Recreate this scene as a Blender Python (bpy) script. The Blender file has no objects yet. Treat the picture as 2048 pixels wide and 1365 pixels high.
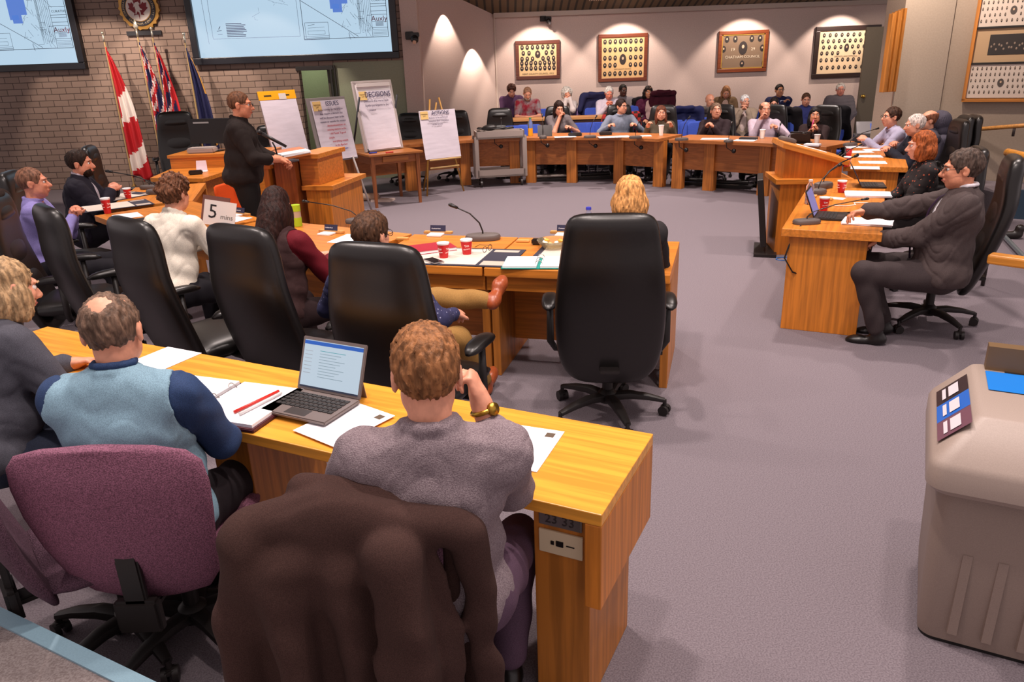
import bpy, bmesh, math, random
import numpy as np
from mathutils import Vector, Matrix
random.seed(7)
sc = bpy.context.scene
COL = sc.collection
R = math.radians

# ------------------------------------------------------------------ camera
FOC, VX, VY, CAMH = 1500.0, 1167.0, 4722.0, 1.94      # focal length in px, vertical vanishing point, height
_dn = np.array([VX - 1024, VY - 682.5, FOC]); _dn /= np.linalg.norm(_dn)
_fw = np.array([0, 0, 1.0]); _yy = _fw - _dn * _fw.dot(_dn); _yy /= np.linalg.norm(_yy)
_xx = np.cross(_dn, _yy)
if _xx[0] < 0: _xx = -_xx
CM = np.array([_xx, _yy, -_dn])                        # rows: world axes in camera coordinates (x right, y down, z forward)
cam_d = bpy.data.cameras.new('camera'); cam = bpy.data.objects.new('camera', cam_d); COL.objects.link(cam)
cam_d.sensor_width = 36.0; cam_d.lens = FOC / 2048 * 36.0; cam_d.clip_end = 100
_r = CM @ np.array([1, 0, 0]); _u = CM @ np.array([0, -1, 0]); _b = CM @ np.array([0, 0, -1])
cam.matrix_world = Matrix(((_r[0], _u[0], _b[0], 0), (_r[1], _u[1], _b[1], 0), (_r[2], _u[2], _b[2], CAMH), (0, 0, 0, 1)))
sc.camera = cam

def G(px, py, z=0.0):
    """world x, y of the point seen at photo pixel px, py at height z"""
    w = CM @ np.array([px - 1024, py - 682.5, FOC]); t = (z - CAMH) / w[2]
    return float(w[0] * t), float(w[1] * t)

# ------------------------------------------------------------------ world, exposure, lights
wd = bpy.data.worlds.new('world'); sc.world = wd; wd.use_nodes = True
wd.node_tree.nodes['Background'].inputs[0].default_value = (1.0, 0.84, 0.84, 1)
wd.node_tree.nodes['Background'].inputs[1].default_value = 0.75
sc.view_settings.view_transform = 'Standard'; sc.view_settings.look = 'None'
sc.view_settings.gamma = 1.0; sc.view_settings.use_curve_mapping = False
sc.view_settings.exposure = 0.0
WARM = (1.0, 0.85, 0.79)
def spot(x, y, z, tx, ty, tz, power, size=70, blend=0.5, col=WARM, rad=0.06):
    l = bpy.data.lights.new('ceiling_or_fill_spot', 'SPOT'); l.energy = power; l.spot_size = R(size); l.spot_blend = blend
    l.color = col; l.shadow_soft_size = rad
    o = bpy.data.objects.new('ceiling_or_fill_light', l); COL.objects.link(o); o.location = (x, y, z)
    o.rotation_euler = (Vector((tx, ty, tz)) - Vector((x, y, z))).to_track_quat('-Z', 'Y').to_euler()
    return o
# recessed downlights over the ring of desks and the floor in the middle
for x, y, p in ((0.2, 8.2, 330), (2.4, 6.6, 300), (-2.2, 7.0, 260), (0.4, 11.6, 300), (3.2, 9.6, 330), (-2.6, 10.2, 300),
                (-0.4, 3.4, 260), (1.9, 3.6, 260), (-2.6, 4.4, 230), (4.6, 6.6, 230), (-0.2, 1.7, 210), (1.4, 1.4, 160), (-5.2, 8.6, 200),
                (1.2, 13.4, 230), (4.4, 12.6, 260)):
    spot(x, y, 3.0 + (16.5 - y) * 0.16, x * 1.0, y, 0, p * 1.7, 100, 0.7, WARM, 0.12)
# wall washers over the framed composites on the far wall and on the angled wall
for x in (0.75, 2.5, 4.95, 6.9): spot(x, 15.75, 2.93, x, 16.62, 1.0, 150, 90, 0.35, (1, 0.82, 0.70), 0.02)
for x, y, dx, dy in ((-1.05, 15.1, -.38, .32), (-0.50, 15.75, -.32, .28)): spot(x + .12, y - .1, 2.9 if x < -.8 else 2.35, x + dx * .9, y + dy * .9, 1.0, 95, 82, 0.35, (1, 0.82, 0.70), 0.02)
for x in (-7.0, -5.9, -4.3): spot(x, 12.2, 3.9, x + .1, 14.2, 0.9, 330, 62, 0.3, (1, 0.82, 0.68), 0.03)
spot(4.9, 9.4, 3.6, 6.0, 10.4, 1.5, 260, 80, 0.5, (1, 0.82, 0.68), 0.05)
spot(6.3, 13.6, 3.1, 7.6, 15.9, 1.2, 90, 60, 0.35, (1, 0.82, 0.68), 0.03)
for x, y, tx, ty in ((0.4, 9.6, 1.4, 14.8), (2.2, 8.6, 4.2, 13.6)): spot(x, y, 4.3, tx, ty, 1.1, 520, 52, .8, WARM, .12)  # added fill spots, only to brighten faces at the far desk and gallery
spot(-1.2, 10.2, 3.9, -1.75, 11.8, 1.25, 90, 22, 0.5, (1, 0.88, 0.76), 0.03)

# ------------------------------------------------------------------ materials
MATS = {}
def lin(h):
    h = h.lstrip('#'); v = [int(h[i:i + 2], 16) / 255 for i in (0, 2, 4)]
    return tuple(c / 12.92 if c <= 0.04045 else ((c + 0.055) / 1.055) ** 2.4 for c in v) + (1,)
def _new(name):
    m = bpy.data.materials.new(name); m.use_nodes = True
    return m, m.node_tree.nodes, m.node_tree.links, m.node_tree.nodes['Principled BSDF']
def mat(hexc, rough=0.5, kind='plain', metal=0.0, spec=0.5, scale=1.0, hex2=None, bump=None):
    key = (hexc, rough, kind, metal, spec, scale, hex2, bump)
    if key in MATS: return MATS[key]
    m, N, L, B = _new(kind + '_' + hexc.strip('#')); MATS[key] = m
    c = lin(hexc)
    B.inputs['Base Color'].default_value = c; B.inputs['Roughness'].default_value = rough
    B.inputs['Metallic'].default_value = metal; B.inputs['Specular IOR Level'].default_value = spec
    m.diffuse_color = c
    if kind == 'plain' and not hex2:
        return m
    tc = N.new('ShaderNodeTexCoord'); mp = N.new('ShaderNodeMapping'); L.new(tc.outputs['Object'], mp.inputs[0])
    nz = N.new('ShaderNodeTexNoise'); nz.inputs['Detail'].default_value = 4
    sclv = {'plain': (1, 1, 1), 'fabric': (420, 420, 420), 'knit': (330, 330, 330), 'leather': (90, 90, 90), 'oakx': (2.2, 45, 45), 'oakz': (38, 38, 1.8),
            'oaky': (22, 1.5, 22), 'carpet': (170, 170, 170), 'paint': (50, 50, 50), 'skin': (60, 60, 60), 'hair': (70, 70, 16), 'paper': (3, 3, 18), 'plastic': (300, 300, 300)}[kind]
    mp.inputs['Scale'].default_value = tuple(s * scale for s in sclv)
    L.new(mp.outputs[0], nz.inputs['Vector']); nz.inputs['Scale'].default_value = 1.0
    cr = N.new('ShaderNodeValToRGB')
    amp = {'plain': .2, 'fabric': .25, 'knit': .45, 'leather': .12, 'oakx': .2, 'oakz': .24, 'oaky': .2, 'carpet': .36, 'paint': .05, 'skin': .07, 'hair': .5, 'paper': .05, 'plastic': .06}[kind]
    c2 = lin(hex2) if hex2 else tuple(v * (1 - amp) for v in c[:3]) + (1,)
    c1 = c if hex2 else tuple(min(1, v * (1 + amp * .6)) for v in c[:3]) + (1,)
    cr.color_ramp.elements[0].position = 0.38; cr.color_ramp.elements[1].position = 0.62
    cr.color_ramp.elements[0].color = c2; cr.color_ramp.elements[1].color = c1
    L.new(nz.outputs['Fac'], cr.inputs[0]); L.new(cr.outputs[0], B.inputs['Base Color'])
    bs = bump if bump is not None else {'fabric': .25, 'knit': .6, 'leather': .12, 'oakx': .05, 'oaky': .05, 'oakz': .05, 'carpet': .6, 'paint': .12, 'skin': .08, 'hair': .7, 'paper': .25, 'plastic': .1}.get(kind, 0)
    if bs:
        bp = N.new('ShaderNodeBump'); bp.inputs['Strength'].default_value = bs
        bp.inputs['Distance'].default_value = {'knit': .006, 'hair': .012, 'carpet': .006, 'paper': .01}.get(kind, .002)
        L.new(nz.outputs['Fac'], bp.inputs['Height']); L.new(bp.outputs[0], B.inputs['Normal'])
    if kind in ('fabric', 'knit', 'hair'): B.inputs['Specular IOR Level'].default_value = min(spec, .22)
    if kind == 'skin':
        B.inputs['Subsurface Weight'].default_value = 0.0
    return m
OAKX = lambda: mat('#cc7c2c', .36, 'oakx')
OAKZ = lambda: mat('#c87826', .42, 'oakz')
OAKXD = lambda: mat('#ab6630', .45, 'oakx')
OAKFAR = lambda: mat('#b8743a', .45, 'oakx')
LEATH = lambda: mat('#14100f', .36, 'leather')
BLK = lambda: mat('#15100f', .4)
BLKP = lambda: mat('#1d1817', .5)
STEEL = lambda: mat('#b9b2ac', .3, metal=1.0)
WHITE = lambda: mat('#f3efee', .6)
PAPER = lambda: mat('#f4f2f5', .7)
def emit(hexc, s=1.0):
    key = ('emit', hexc, s)
    if key in MATS: return MATS[key]
    m, N, L, B = _new('lit_screen'); MATS[key] = m
    B.inputs['Base Color'].default_value = (0.02, 0.02, 0.02, 1); B.inputs['Emission Color'].default_value = lin(hexc); B.inputs['Emission Strength'].default_value = s
    return m
def glass(hexc='#ffffff', rough=0.05):
    key = ('glass', hexc)
    if key in MATS: return MATS[key]
    m, N, L, B = _new('clear_plastic'); MATS[key] = m
    B.inputs['Base Color'].default_value = lin(hexc); B.inputs['Transmission Weight'].default_value = 0.9; B.inputs['Roughness'].default_value = rough
    B.inputs['IOR'].default_value = 1.2
    return m
def dots(base, dot, scale=30, thr=.28):
    key = ('dots', base, dot, scale)
    if key in MATS: return MATS[key]
    m, N, L, B = _new('dotted_cloth'); MATS[key] = m
    tc = N.new('ShaderNodeTexCoord'); v = N.new('ShaderNodeTexVoronoi'); v.inputs['Scale'].default_value = scale
    cr = N.new('ShaderNodeValToRGB'); cr.color_ramp.interpolation = 'CONSTANT'
    cr.color_ramp.elements[0].color = lin(dot); cr.color_ramp.elements[1].position = thr; cr.color_ramp.elements[1].color = lin(base)
    L.new(tc.outputs['Object'], v.inputs['Vector']); L.new(v.outputs['Distance'], cr.inputs[0]); L.new(cr.outputs[0], B.inputs['Base Color'])
    B.inputs['Roughness'].default_value = .85
    return m
def plaid(a, b, scale=14):
    key = ('plaid', a, b)
    if key in MATS: return MATS[key]
    m, N, L, B = _new('plaid_cloth'); MATS[key] = m
    tc = N.new('ShaderNodeTexCoord'); v = N.new('ShaderNodeTexChecker'); v.inputs['Scale'].default_value = scale
    v.inputs[1].default_value = lin(a); v.inputs[2].default_value = lin(b)
    L.new(tc.outputs['Object'], v.inputs['Vector']); L.new(v.outputs[0], B.inputs['Base Color']); B.inputs['Roughness'].default_value = .9
    return m

# ------------------------------------------------------------------ object helpers
def empty(name, loc=(0, 0, 0), rz=0.0, label=None, cat=None, group=None, parent=None):
    o = bpy.data.objects.new(name, None); COL.objects.link(o); o.location = loc; o.rotation_euler = (0, 0, rz)
    if parent: o.parent = parent
    return tag(o, label, cat, group)
def tag(o, label=None, cat=None, group=None, kind=None):
    if label: o['label'] = label
    if cat: o['category'] = cat
    if group: o['group'] = group
    if kind: o['kind'] = kind
    return o
def link(name, me, mats, parent=None, smooth=False):
    if not isinstance(mats, (list, tuple)): mats = [mats]
    for m in mats: me.materials.append(m)
    if smooth: me.polygons.foreach_set('use_smooth', [True] * len(me.polygons))
    o = bpy.data.objects.new(name, me); COL.objects.link(o)
    if parent: o.parent = parent
    return o
class MB:
    """collects shapes into one mesh"""
    def __init__(s): s.v = []; s.f = []; s.m = []; s.M = Matrix()
    def at(s, loc=(0, 0, 0), rz=0, rx=0, ry=0):
        s.M = Matrix.Translation(loc) @ Matrix.Rotation(rz, 4, 'Z') @ Matrix.Rotation(rx, 4, 'X') @ Matrix.Rotation(ry, 4, 'Y'); return s
    def add(s, vs, fs, mi=0):
        n = len(s.v); s.v += [tuple(s.M @ Vector(p)) for p in vs]; s.f += [tuple(n + i for i in f) for f in fs]; s.m += [mi] * len(fs); return s
    def box(s, x0, x1, y0, y1, z0, z1, mi=0, b=0.0):
        if b <= 0:
            return s.add([(x, y, z) for z in (z0, z1) for y in (y0, y1) for x in (x0, x1)], [(0, 2, 3, 1), (4, 5, 7, 6), (0, 1, 5, 4), (2, 6, 7, 3), (0, 4, 6, 2), (1, 3, 7, 5)], mi)
        bm = bmesh.new(); bmesh.ops.create_cube(bm, size=1)
        for v in bm.verts: v.co = Vector(((x0 + x1) / 2 + v.co.x * (x1 - x0), (y0 + y1) / 2 + v.co.y * (y1 - y0), (z0 + z1) / 2 + v.co.z * (z1 - z0)))
        bmesh.ops.bevel(bm, geom=list(bm.edges), offset=b, segments=2, affect='EDGES', clamp_overlap=True)
        bm.verts.index_update(); s.add([v.co for v in bm.verts], [[v.index for v in f.verts] for f in bm.faces], mi); bm.free(); return s
    def prism(s, pts, z0, z1, mi=0):
        n = len(pts)
        if sum(pts[i][0] * pts[(i + 1) % n][1] - pts[(i + 1) % n][0] * pts[i][1] for i in range(n)) < 0: pts = pts[::-1]
        return s.add([(p[0], p[1], z0) for p in pts] + [(p[0], p[1], z1) for p in pts],
                     [tuple(range(n))[::-1], tuple(range(n, 2 * n))] + [(i, (i + 1) % n, n + (i + 1) % n, n + i) for i in range(n)], mi)
    def loft(s, rings, mi=0, cap=True, closed=True):
        n = len(rings[0]); vs = [p for r in rings for p in r]; fs = []
        for k in range(len(rings) - 1):
            for i in range(n if closed else n - 1):
                j = (i + 1) % n; fs.append((k * n + i, k * n + j, (k + 1) * n + j, (k + 1) * n + i))
        if cap: fs += [tuple(range(n))[::-1], tuple((len(rings) - 1) * n + i for i in range(n))]
        return s.add(vs, fs, mi)
    def cone(s, a, b, r1, r2, n=16, mi=0):
        a = Vector(a); b = Vector(b); d = (b - a).normalized(); u = d.orthogonal().normalized(); w = d.cross(u)
        return s.loft([[a + (u * math.cos(2 * math.pi * i / n) + w * math.sin(2 * math.pi * i / n)) * r1 for i in range(n)],
                       [b + (u * math.cos(2 * math.pi * i / n) + w * math.sin(2 * math.pi * i / n)) * r2 for i in range(n)]], mi)
    def tube(s, pts, r, n=8, mi=0):
        P = [Vector(p) for p in pts]; rings = []; u = None
        rr = r if isinstance(r, (list, tuple)) else [r] * len(P)
        for i, p in enumerate(P):
            d = (P[min(i + 1, len(P) - 1)] - P[max(i - 1, 0)]).normalized()
            u = d.orthogonal().normalized() if u is None else (u - d * u.dot(d)).normalized()
            w = d.cross(u); rings.append([p + (u * math.cos(2 * math.pi * k / n) + w * math.sin(2 * math.pi * k / n)) * rr[i] for k in range(n)])
        return s.loft(rings, mi)
    def lathe(s, prof, n=20, mi=0, c=(0, 0)):
        return s.loft([[(c[0] + r * math.cos(2 * math.pi * i / n), c[1] + r * math.sin(2 * math.pi * i / n), z) for i in range(n)] for r, z in prof], mi)
    def ball(s, c, r, n=12, mi=0):
        rr = r if isinstance(r, (tuple, list)) else (r, r, r); rings = []
        for k in range(n + 1):
            a = math.pi * k / n; q = max(math.sin(a), .02)
            rings.append([(c[0] + rr[0] * q * math.cos(2 * math.pi * i / n), c[1] + rr[1] * q * math.sin(2 * math.pi * i / n), c[2] - rr[2] * math.cos(a)) for i in range(n)])
        return s.loft(rings, mi)
    def build(s, name, mats, parent=None, smooth=False, bevel=0.0, autos=None):
        me = bpy.data.meshes.new(name); me.from_pydata(s.v, [], s.f)
        me.polygons.foreach_set('material_index', s.m); me.update()
        o = link(name, me, mats, parent, smooth)
        if bevel:
            md = o.modifiers.new('bevel', 'BEVEL'); md.width = bevel; md.segments = 2; md.limit_method = 'ANGLE'; md.angle_limit = R(35)
        if autos:
            me.polygons.foreach_set('use_smooth', [True] * len(me.polygons)); me.set_sharp_from_angle(angle=R(autos))
        return o
def copy_tree(o, parent=None):
    c = o.copy(); COL.objects.link(c)
    if parent: c.parent = parent
    for ch in list(o.children): copy_tree(ch, c)
    return c
def sup(n, a, b, e=2.5):
    """superellipse section"""
    out = []
    for i in range(n):
        t = 2 * math.pi * i / n; c, s_ = math.cos(t), math.sin(t)
        out.append((a * math.copysign(abs(c) ** (2 / e), c), b * math.copysign(abs(s_) ** (2 / e), s_)))
    return out
def text(s, name, size, mat_, parent, loc, rot=(0, 0, 0), ext=0.0008, align='CENTER', sx=1.0):
    cu = bpy.data.curves.new(name, 'FONT'); cu.body = s; cu.size = size; cu.align_x = align; cu.align_y = 'CENTER'; cu.extrude = ext; cu.resolution_u = 2; cu.space_line = 1.05
    o = bpy.data.objects.new(name, cu); me = bpy.data.meshes.new_from_object(o); bpy.data.objects.remove(o)
    o = link(name, me, mat_, parent); o.location = loc; o.rotation_euler = rot; o.scale = (sx, 1, 1); return o
def struct(o): o['kind'] = 'structure'; return o
# ------------------------------------------------------------------ soft bodies: signed distance shapes turned into one smooth mesh
def cap(a, b, r1, r2=None, sub=False, k=None, sq=None):
    return dict(t='c', a=np.array(a, float), b=np.array(b, float), r1=r1, r2=r1 if r2 is None else r2, sub=sub, k=k, sq=sq)
def ell(c, r, Rm=None, sub=False, k=None):
    return dict(t='e', c=np.array(c, float), r=np.array(r, float), R=np.eye(3) if Rm is None else Rm, sub=sub, k=k)
def plane(p, n, rad=9.0, c=None):     # keeps the side the normal points away from
    return dict(t='p', p=np.array(p, float), n=np.array(n, float) / np.linalg.norm(n), sub=True, k=None)
def _b(q):
    if q['t'] == 'c': r = max(q['r1'], q['r2']); return np.minimum(q['a'], q['b']) - r, np.maximum(q['a'], q['b']) + r
    if q['t'] == 'e': e = np.abs(q['R']) @ q['r']; return q['c'] - e, q['c'] + e
def _dist(q, X, Y, Z):
    if q['t'] == 'c':
        a, b = q['a'], q['b']; d = b - a; L2 = max(d.dot(d), 1e-9)
        x, y, z = X - a[0], Y - a[1], Z - a[2]
        t = np.clip((x * d[0] + y * d[1] + z * d[2]) / L2, 0, 1)
        return np.sqrt((x - t * d[0]) ** 2 + (y - t * d[1]) ** 2 + (z - t * d[2]) ** 2) - (q['r1'] + (q['r2'] - q['r1']) * t)
    if q['t'] == 'e':
        c, r, Rm = q['c'], q['r'], q['R']; x, y, z = X - c[0], Y - c[1], Z - c[2]
        s0 = 0; s1 = 0
        for i in range(3):
            u = (x * Rm[0, i] + y * Rm[1, i] + z * Rm[2, i]) / r[i]; s0 = s0 + u * u; s1 = s1 + (u / r[i]) ** 2
        k0 = np.sqrt(s0) + 1e-6; return k0 * (k0 - 1) / (np.sqrt(s1) + 1e-6)
    return (X - q['p'][0]) * q['n'][0] + (Y - q['p'][1]) * q['n'][1] + (Z - q['p'][2]) * q['n'][2]
_rs = np.random.RandomState(3)
_dirs = _rs.normal(size=(10, 3)); _dirs /= np.linalg.norm(_dirs, axis=1)[:, None]
def folds(P, amp, freq, seed=0):
    s = 0
    for i in range(5):
        d = _dirs[(i + seed) % 10]; e = _dirs[(i * 3 + seed + 4) % 10]
        s = s + np.sin(P @ d * freq * (1 + .37 * i) + 2.1 * np.sin(P @ e * freq * .6 + i + seed)) / (1 + .45 * i)
    return s * amp * .5
def sdf_mesh(name, prims, vox=.01, k=.02, noise=None, fn=None):
    lo = np.min([_b(q)[0] for q in prims if q['t'] != 'p' and not q['sub']], 0) - 3 * vox
    hi = np.max([_b(q)[1] for q in prims if q['t'] != 'p' and not q['sub']], 0) + 3 * vox
    n = np.ceil((hi - lo) / vox).astype(int) + 1
    ax = [lo[i] + vox * np.arange(n[i]) for i in range(3)]
    F = np.full(n, 0.08, np.float32)
    for q in prims:
        kk = k if q['k'] is None else q['k']
        if q['t'] == 'p': i0 = np.zeros(3, int); i1 = n
        else:
            a, b = _b(q); m = kk + 2.5 * vox
            i0 = np.clip(np.floor((a - m - lo) / vox).astype(int), 0, n); i1 = np.clip(np.ceil((b + m - lo) / vox).astype(int) + 1, 0, n)
            if np.any(i1 <= i0): continue
        sl = tuple(slice(i0[i], i1[i]) for i in range(3))
        X = ax[0][sl[0]][:, None, None]; Y = ax[1][sl[1]][None, :, None]; Z = ax[2][sl[2]][None, None, :]
        D = _dist(q, X, Y, Z).astype(np.float32); A = F[sl]
        if q['sub']:
            D = -D if q['t'] != 'p' else D
            h = np.maximum(kk - np.abs(A - D), 0) / max(kk, 1e-6); F[sl] = np.maximum(A, D) + h * h * kk * .25
        else:
            h = np.maximum(kk - np.abs(A - D), 0) / max(kk, 1e-6); F[sl] = np.minimum(A, D) - h * h * kk * .25
    if noise is not None:
        ix = np.argwhere(np.abs(F) < .05); P = lo + ix * vox
        F[ix[:, 0], ix[:, 1], ix[:, 2]] += noise(P).astype(np.float32)
    F[0] = F[-1] = .05; F[:, 0] = F[:, -1] = .05; F[:, :, 0] = F[:, :, -1] = .05
    S = F < 0
    cnt = sum(S[i:n[0] - 1 + i, j:n[1] - 1 + j, l:n[2] - 1 + l].astype(np.int8) for i in (0, 1) for j in (0, 1) for l in (0, 1))
    C = np.argwhere((cnt > 0) & (cnt < 8))
    idx = np.full(n - 1, -1, np.int32); idx[C[:, 0], C[:, 1], C[:, 2]] = np.arange(len(C))
    acc = np.zeros((len(C), 3)); num = np.zeros(len(C))
    for (p, q) in (((0, 0, 0), (1, 0, 0)), ((0, 1, 0), (1, 1, 0)), ((0, 0, 1), (1, 0, 1)), ((0, 1, 1), (1, 1, 1)),
                   ((0, 0, 0), (0, 1, 0)), ((1, 0, 0), (1, 1, 0)), ((0, 0, 1), (0, 1, 1)), ((1, 0, 1), (1, 1, 1)),
                   ((0, 0, 0), (0, 0, 1)), ((1, 0, 0), (1, 0, 1)), ((0, 1, 0), (0, 1, 1)), ((1, 1, 0), (1, 1, 1))):
        p = np.array(p); q = np.array(q); a = C + p; b = C + q
        fa = F[a[:, 0], a[:, 1], a[:, 2]]; fb = F[b[:, 0], b[:, 1], b[:, 2]]; m = (fa < 0) != (fb < 0)
        t = np.where(m, fa / np.where(m, fa - fb, 1), 0)
        acc += np.where(m[:, None], p + t[:, None] * (q - p), 0); num += m
    V = lo + (C + acc / num[:, None]) * vox
    Q = []
    for axis in range(3):
        o1, o2 = [(1, 2), (2, 0), (0, 1)][axis]
        sA = [slice(None)] * 3; sB = [slice(None)] * 3; sA[axis] = slice(0, -1); sB[axis] = slice(1, None)
        a = S[tuple(sA)]; b = S[tuple(sB)]
        E = np.argwhere(a != b); ins = a[E[:, 0], E[:, 1], E[:, 2]]
        def cell(d1, d2):
            e = E.copy(); e[:, o1] -= d1; e[:, o2] -= d2; return idx[e[:, 0], e[:, 1], e[:, 2]]
        q = np.stack([cell(1, 1), cell(0, 1), cell(0, 0), cell(1, 0)], 1)
        q[~ins] = q[~ins][:, ::-1]; Q.append(q)
    Q = np.concatenate(Q); Q = Q[(Q >= 0).all(1)]
    # one gentle relaxation
    for _ in range(1):
        s = np.zeros_like(V); c = np.zeros(len(V))
        for i in range(4):
            j = (i + 1) % 4; np.add.at(s, Q[:, i], V[Q[:, j]]); np.add.at(s, Q[:, j], V[Q[:, i]]); np.add.at(c, Q[:, i], 1); np.add.at(c, Q[:, j], 1)
        V = V * .6 + s / np.maximum(c, 1)[:, None] * .4
    me = bpy.data.meshes.new(name)
    me.vertices.add(len(V)); me.vertices.foreach_set('co', V.astype(np.float32).ravel())
    me.loops.add(len(Q) * 4); me.loops.foreach_set('vertex_index', Q.astype(np.int32).ravel())
    me.polygons.add(len(Q)); me.polygons.foreach_set('loop_start', np.arange(0, len(Q) * 4, 4, dtype=np.int32))
    try: me.polygons.foreach_set('loop_total', np.full(len(Q), 4, np.int32))
    except Exception: pass
    me.polygons.foreach_set('use_smooth', np.ones(len(Q), bool))
    if fn is not None:
        cen = V[Q].mean(1); me.polygons.foreach_set('material_index', fn(cen).astype(np.int32))
    me.update(calc_edges=True); me.validate()
    return me
# ------------------------------------------------------------------ people
def at(px, py, Y):
    w = CM @ np.array([px - 1024, py - 682.5, FOC]); t = Y / w[1]; return (float(w[0] * t), float(Y), float(CAMH + w[2] * t))
def _n(v): v = np.array(v, float); return v / max(np.linalg.norm(v), 1e-9)
def _ik(S, T, a, b, pole):
    S = np.array(S, float); T = np.array(T, float); d = T - S; L = np.linalg.norm(d)
    if L > (a + b) * .995: T = S + d / L * (a + b) * .995; d = T - S; L = np.linalg.norm(d)
    x = (L * L + a * a - b * b) / (2 * L); h = math.sqrt(max(a * a - x * x, 0)); u = d / L
    p = np.array(pole, float) - u * u.dot(pole); p = _n(p)
    return S + u * x + p * h, T
POSE = {   # left hand, right hand (x right, y forward, z), in metres from the seat point
    'desk': ((-.10, .42, .80), (.10, .42, .80)), 'clasp': ((-.035, .36, .83), (.035, .36, .83)), 'lap': ((-.10, .34, .68), (.10, .34, .68)),
    'wide': ((-.24, .36, .80), (.24, .36, .80)), 'thighs': ((-.17, .32, .66), (.17, .32, .66)), 'book': ((-.08, .34, .74), (.08, .34, .74)),
    'chinR': ((-.16, .38, .80), (.02, .26, 1.12)), 'chinL': ((-.02, .26, 1.12), (.16, .38, .80)), 'mouthR': ((-.22, .36, .80), (.0, .25, 1.13))}
SKIN = '#d9977a'
def person(name_px, zh, yaw, label, hair=('short', '#5a3c28'), top=('shirt', '#888888'), legs='#241d20', shoes='#120e0d', pose='desk', lean=6, side=0,
           hp=6, hy=0, hroll=0, sex='m', w=1.0, sc_=1.0, skin=SKIN, vox=.012, fz=0.0, hl=None, hr=None, pole=(None, None), feet=None, stand=False, curl=38, glasses=None, sleeve=1.0,
           under=None, group=None, beard=None, show_legs=True, watch=None, loc=None, twist=0, extra=None, knees=None, palm=None, eyes=True, collar=True, tie=None):
    if isinstance(zh, tuple): q3 = at(name_px[0], name_px[1], zh[0]); loc = (q3[0], q3[1]); zh = q3[2]
    if loc is None: loc = G(name_px[0], name_px[1], zh)
    zh = zh / sc_; fz = fz / sc_
    yr = R(yaw); sh = .178 if sex == 'm' else .155
    ln, sd = R(lean), R(side)
    U = _n((math.sin(sd), math.sin(ln), math.cos(ln))); F0 = _n(np.array([0, math.cos(ln), -math.sin(ln)])); Rt = _n(np.cross(F0, U)); Fd = np.cross(U, Rt)
    tw = R(twist); Rs = Rt * math.cos(tw) + Fd * math.sin(tw); Fs = np.cross(U, Rs)
    TM = np.stack([Rt, Fd, U], 1); SM = np.stack([Rs, Fs, U], 1)
    # head frame
    q = Matrix.Rotation(R(hy), 3, 'Z') @ Matrix.Rotation(R(-hp), 3, 'X') @ Matrix.Rotation(R(hroll), 3, 'Y'); HM = np.array(q)
    HR, HF, HU = HM[:, 0], HM[:, 1], HM[:, 2]
    offH = U * .52 + HU * .125 + HF * .022
    Hc = np.array([0, 0, zh - offH[2]]); Hd = Hc + offH; NB = Hc + U * .50
    cy, sy = math.cos(yr), math.sin(yr)
    root = empty('person', (loc[0] - (cy * Hd[0] - sy * Hd[1]) * sc_, loc[1] - (sy * Hd[0] + cy * Hd[1]) * sc_, 0), yr, label, 'person', group); root.scale = (sc_,) * 3
    T = lambda a, b, c: Hc + Rt * a + Fd * b + U * c
    TS = lambda a, b, c: Hc + Rs * a + Fs * b + U * c
    H = lambda a, b, c: Hd + HR * a + HF * b + HU * c
    # arms
    ph = POSE[pose] if isinstance(pose, str) else pose
    hands = [np.array(hl if hl is not None else ph[0], float), np.array(hr if hr is not None else ph[1], float)]
    dz = Hc[2] - .55
    for i in (0, 1):
        if (hl, hr)[i] is None and not stand: hands[i] = hands[i] + np.array([0, 0, max(-.06, min(dz, .15)) if pose in ('lap', 'thighs', 'book') else 0])
    for i in (0, 1):
        if hands[i][2] > .985 and not stand: hands[i] = hands[i] + np.array([0, 0, Hd[2] - 1.22])
    arms = []
    for i, sg in ((0, -1), (1, 1)):
        S = TS(sg * sh, -.005, .445); pl = pole[i] if pole[i] is not None else ((sg * .3, .25, -1) if hands[i][2] > Hc[2] + .42 and not stand else (sg * .75, -.35, -.75))
        e, wv = _ik(S, hands[i], .285, .25, pl); arms.append((S, e, wv))
    # legs
    lg = []
    for i, sg in ((0, -1), (1, 1)):
        hj = Hc + Rt * sg * .095 + np.array([0, 0, -.01])
        if stand: tgt = np.array((feet or ((-.12, 0), (.12, 0.05)))[i] + (.09,)); pl = (sg * .1, 1, 0)
        elif feet and len(feet[i]) == 3: tgt = np.array(feet[i]); pl = knees[i] if knees else (sg * .25, .3, 1)
        else: tgt = np.array(tuple(feet[i] if feet else (sg * .13, .42)) + (fz + .085,)); pl = knees[i] if knees else (sg * .12, .35, 1)
        kn, an = _ik(hj, tgt, .43, .42, pl); lg.append((hj, kn, an))
    g = w
    def torso(f, belly=True):
        o = [ell(T(0, -.01, .02), np.array((.168, .122, .12)) * np.array((g, g, 1)) + f, TM), ell(T(0, .012 * g, .17), np.array((.150, .112, .15)) * np.array((g, g * 1.05, 1)) + f, TM),
             ell(TS(0, 0, .34), np.array((.162, .112, .16)) * np.array((.5 + g / 2, .5 + g / 2, 1)) + f, SM), cap(TS(-sh + .03, -.012, .435), TS(sh - .03, -.012, .435), .062 + f),
             ell(TS(0, -.02, .475), np.array((.10, .062, .055)) + f, SM)]
        if sex == 'f': o += [ell(TS(a, .085, .32), np.array((.06, .055, .065)) + f, SM) for a in (-.07, .07)]
        return o
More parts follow.
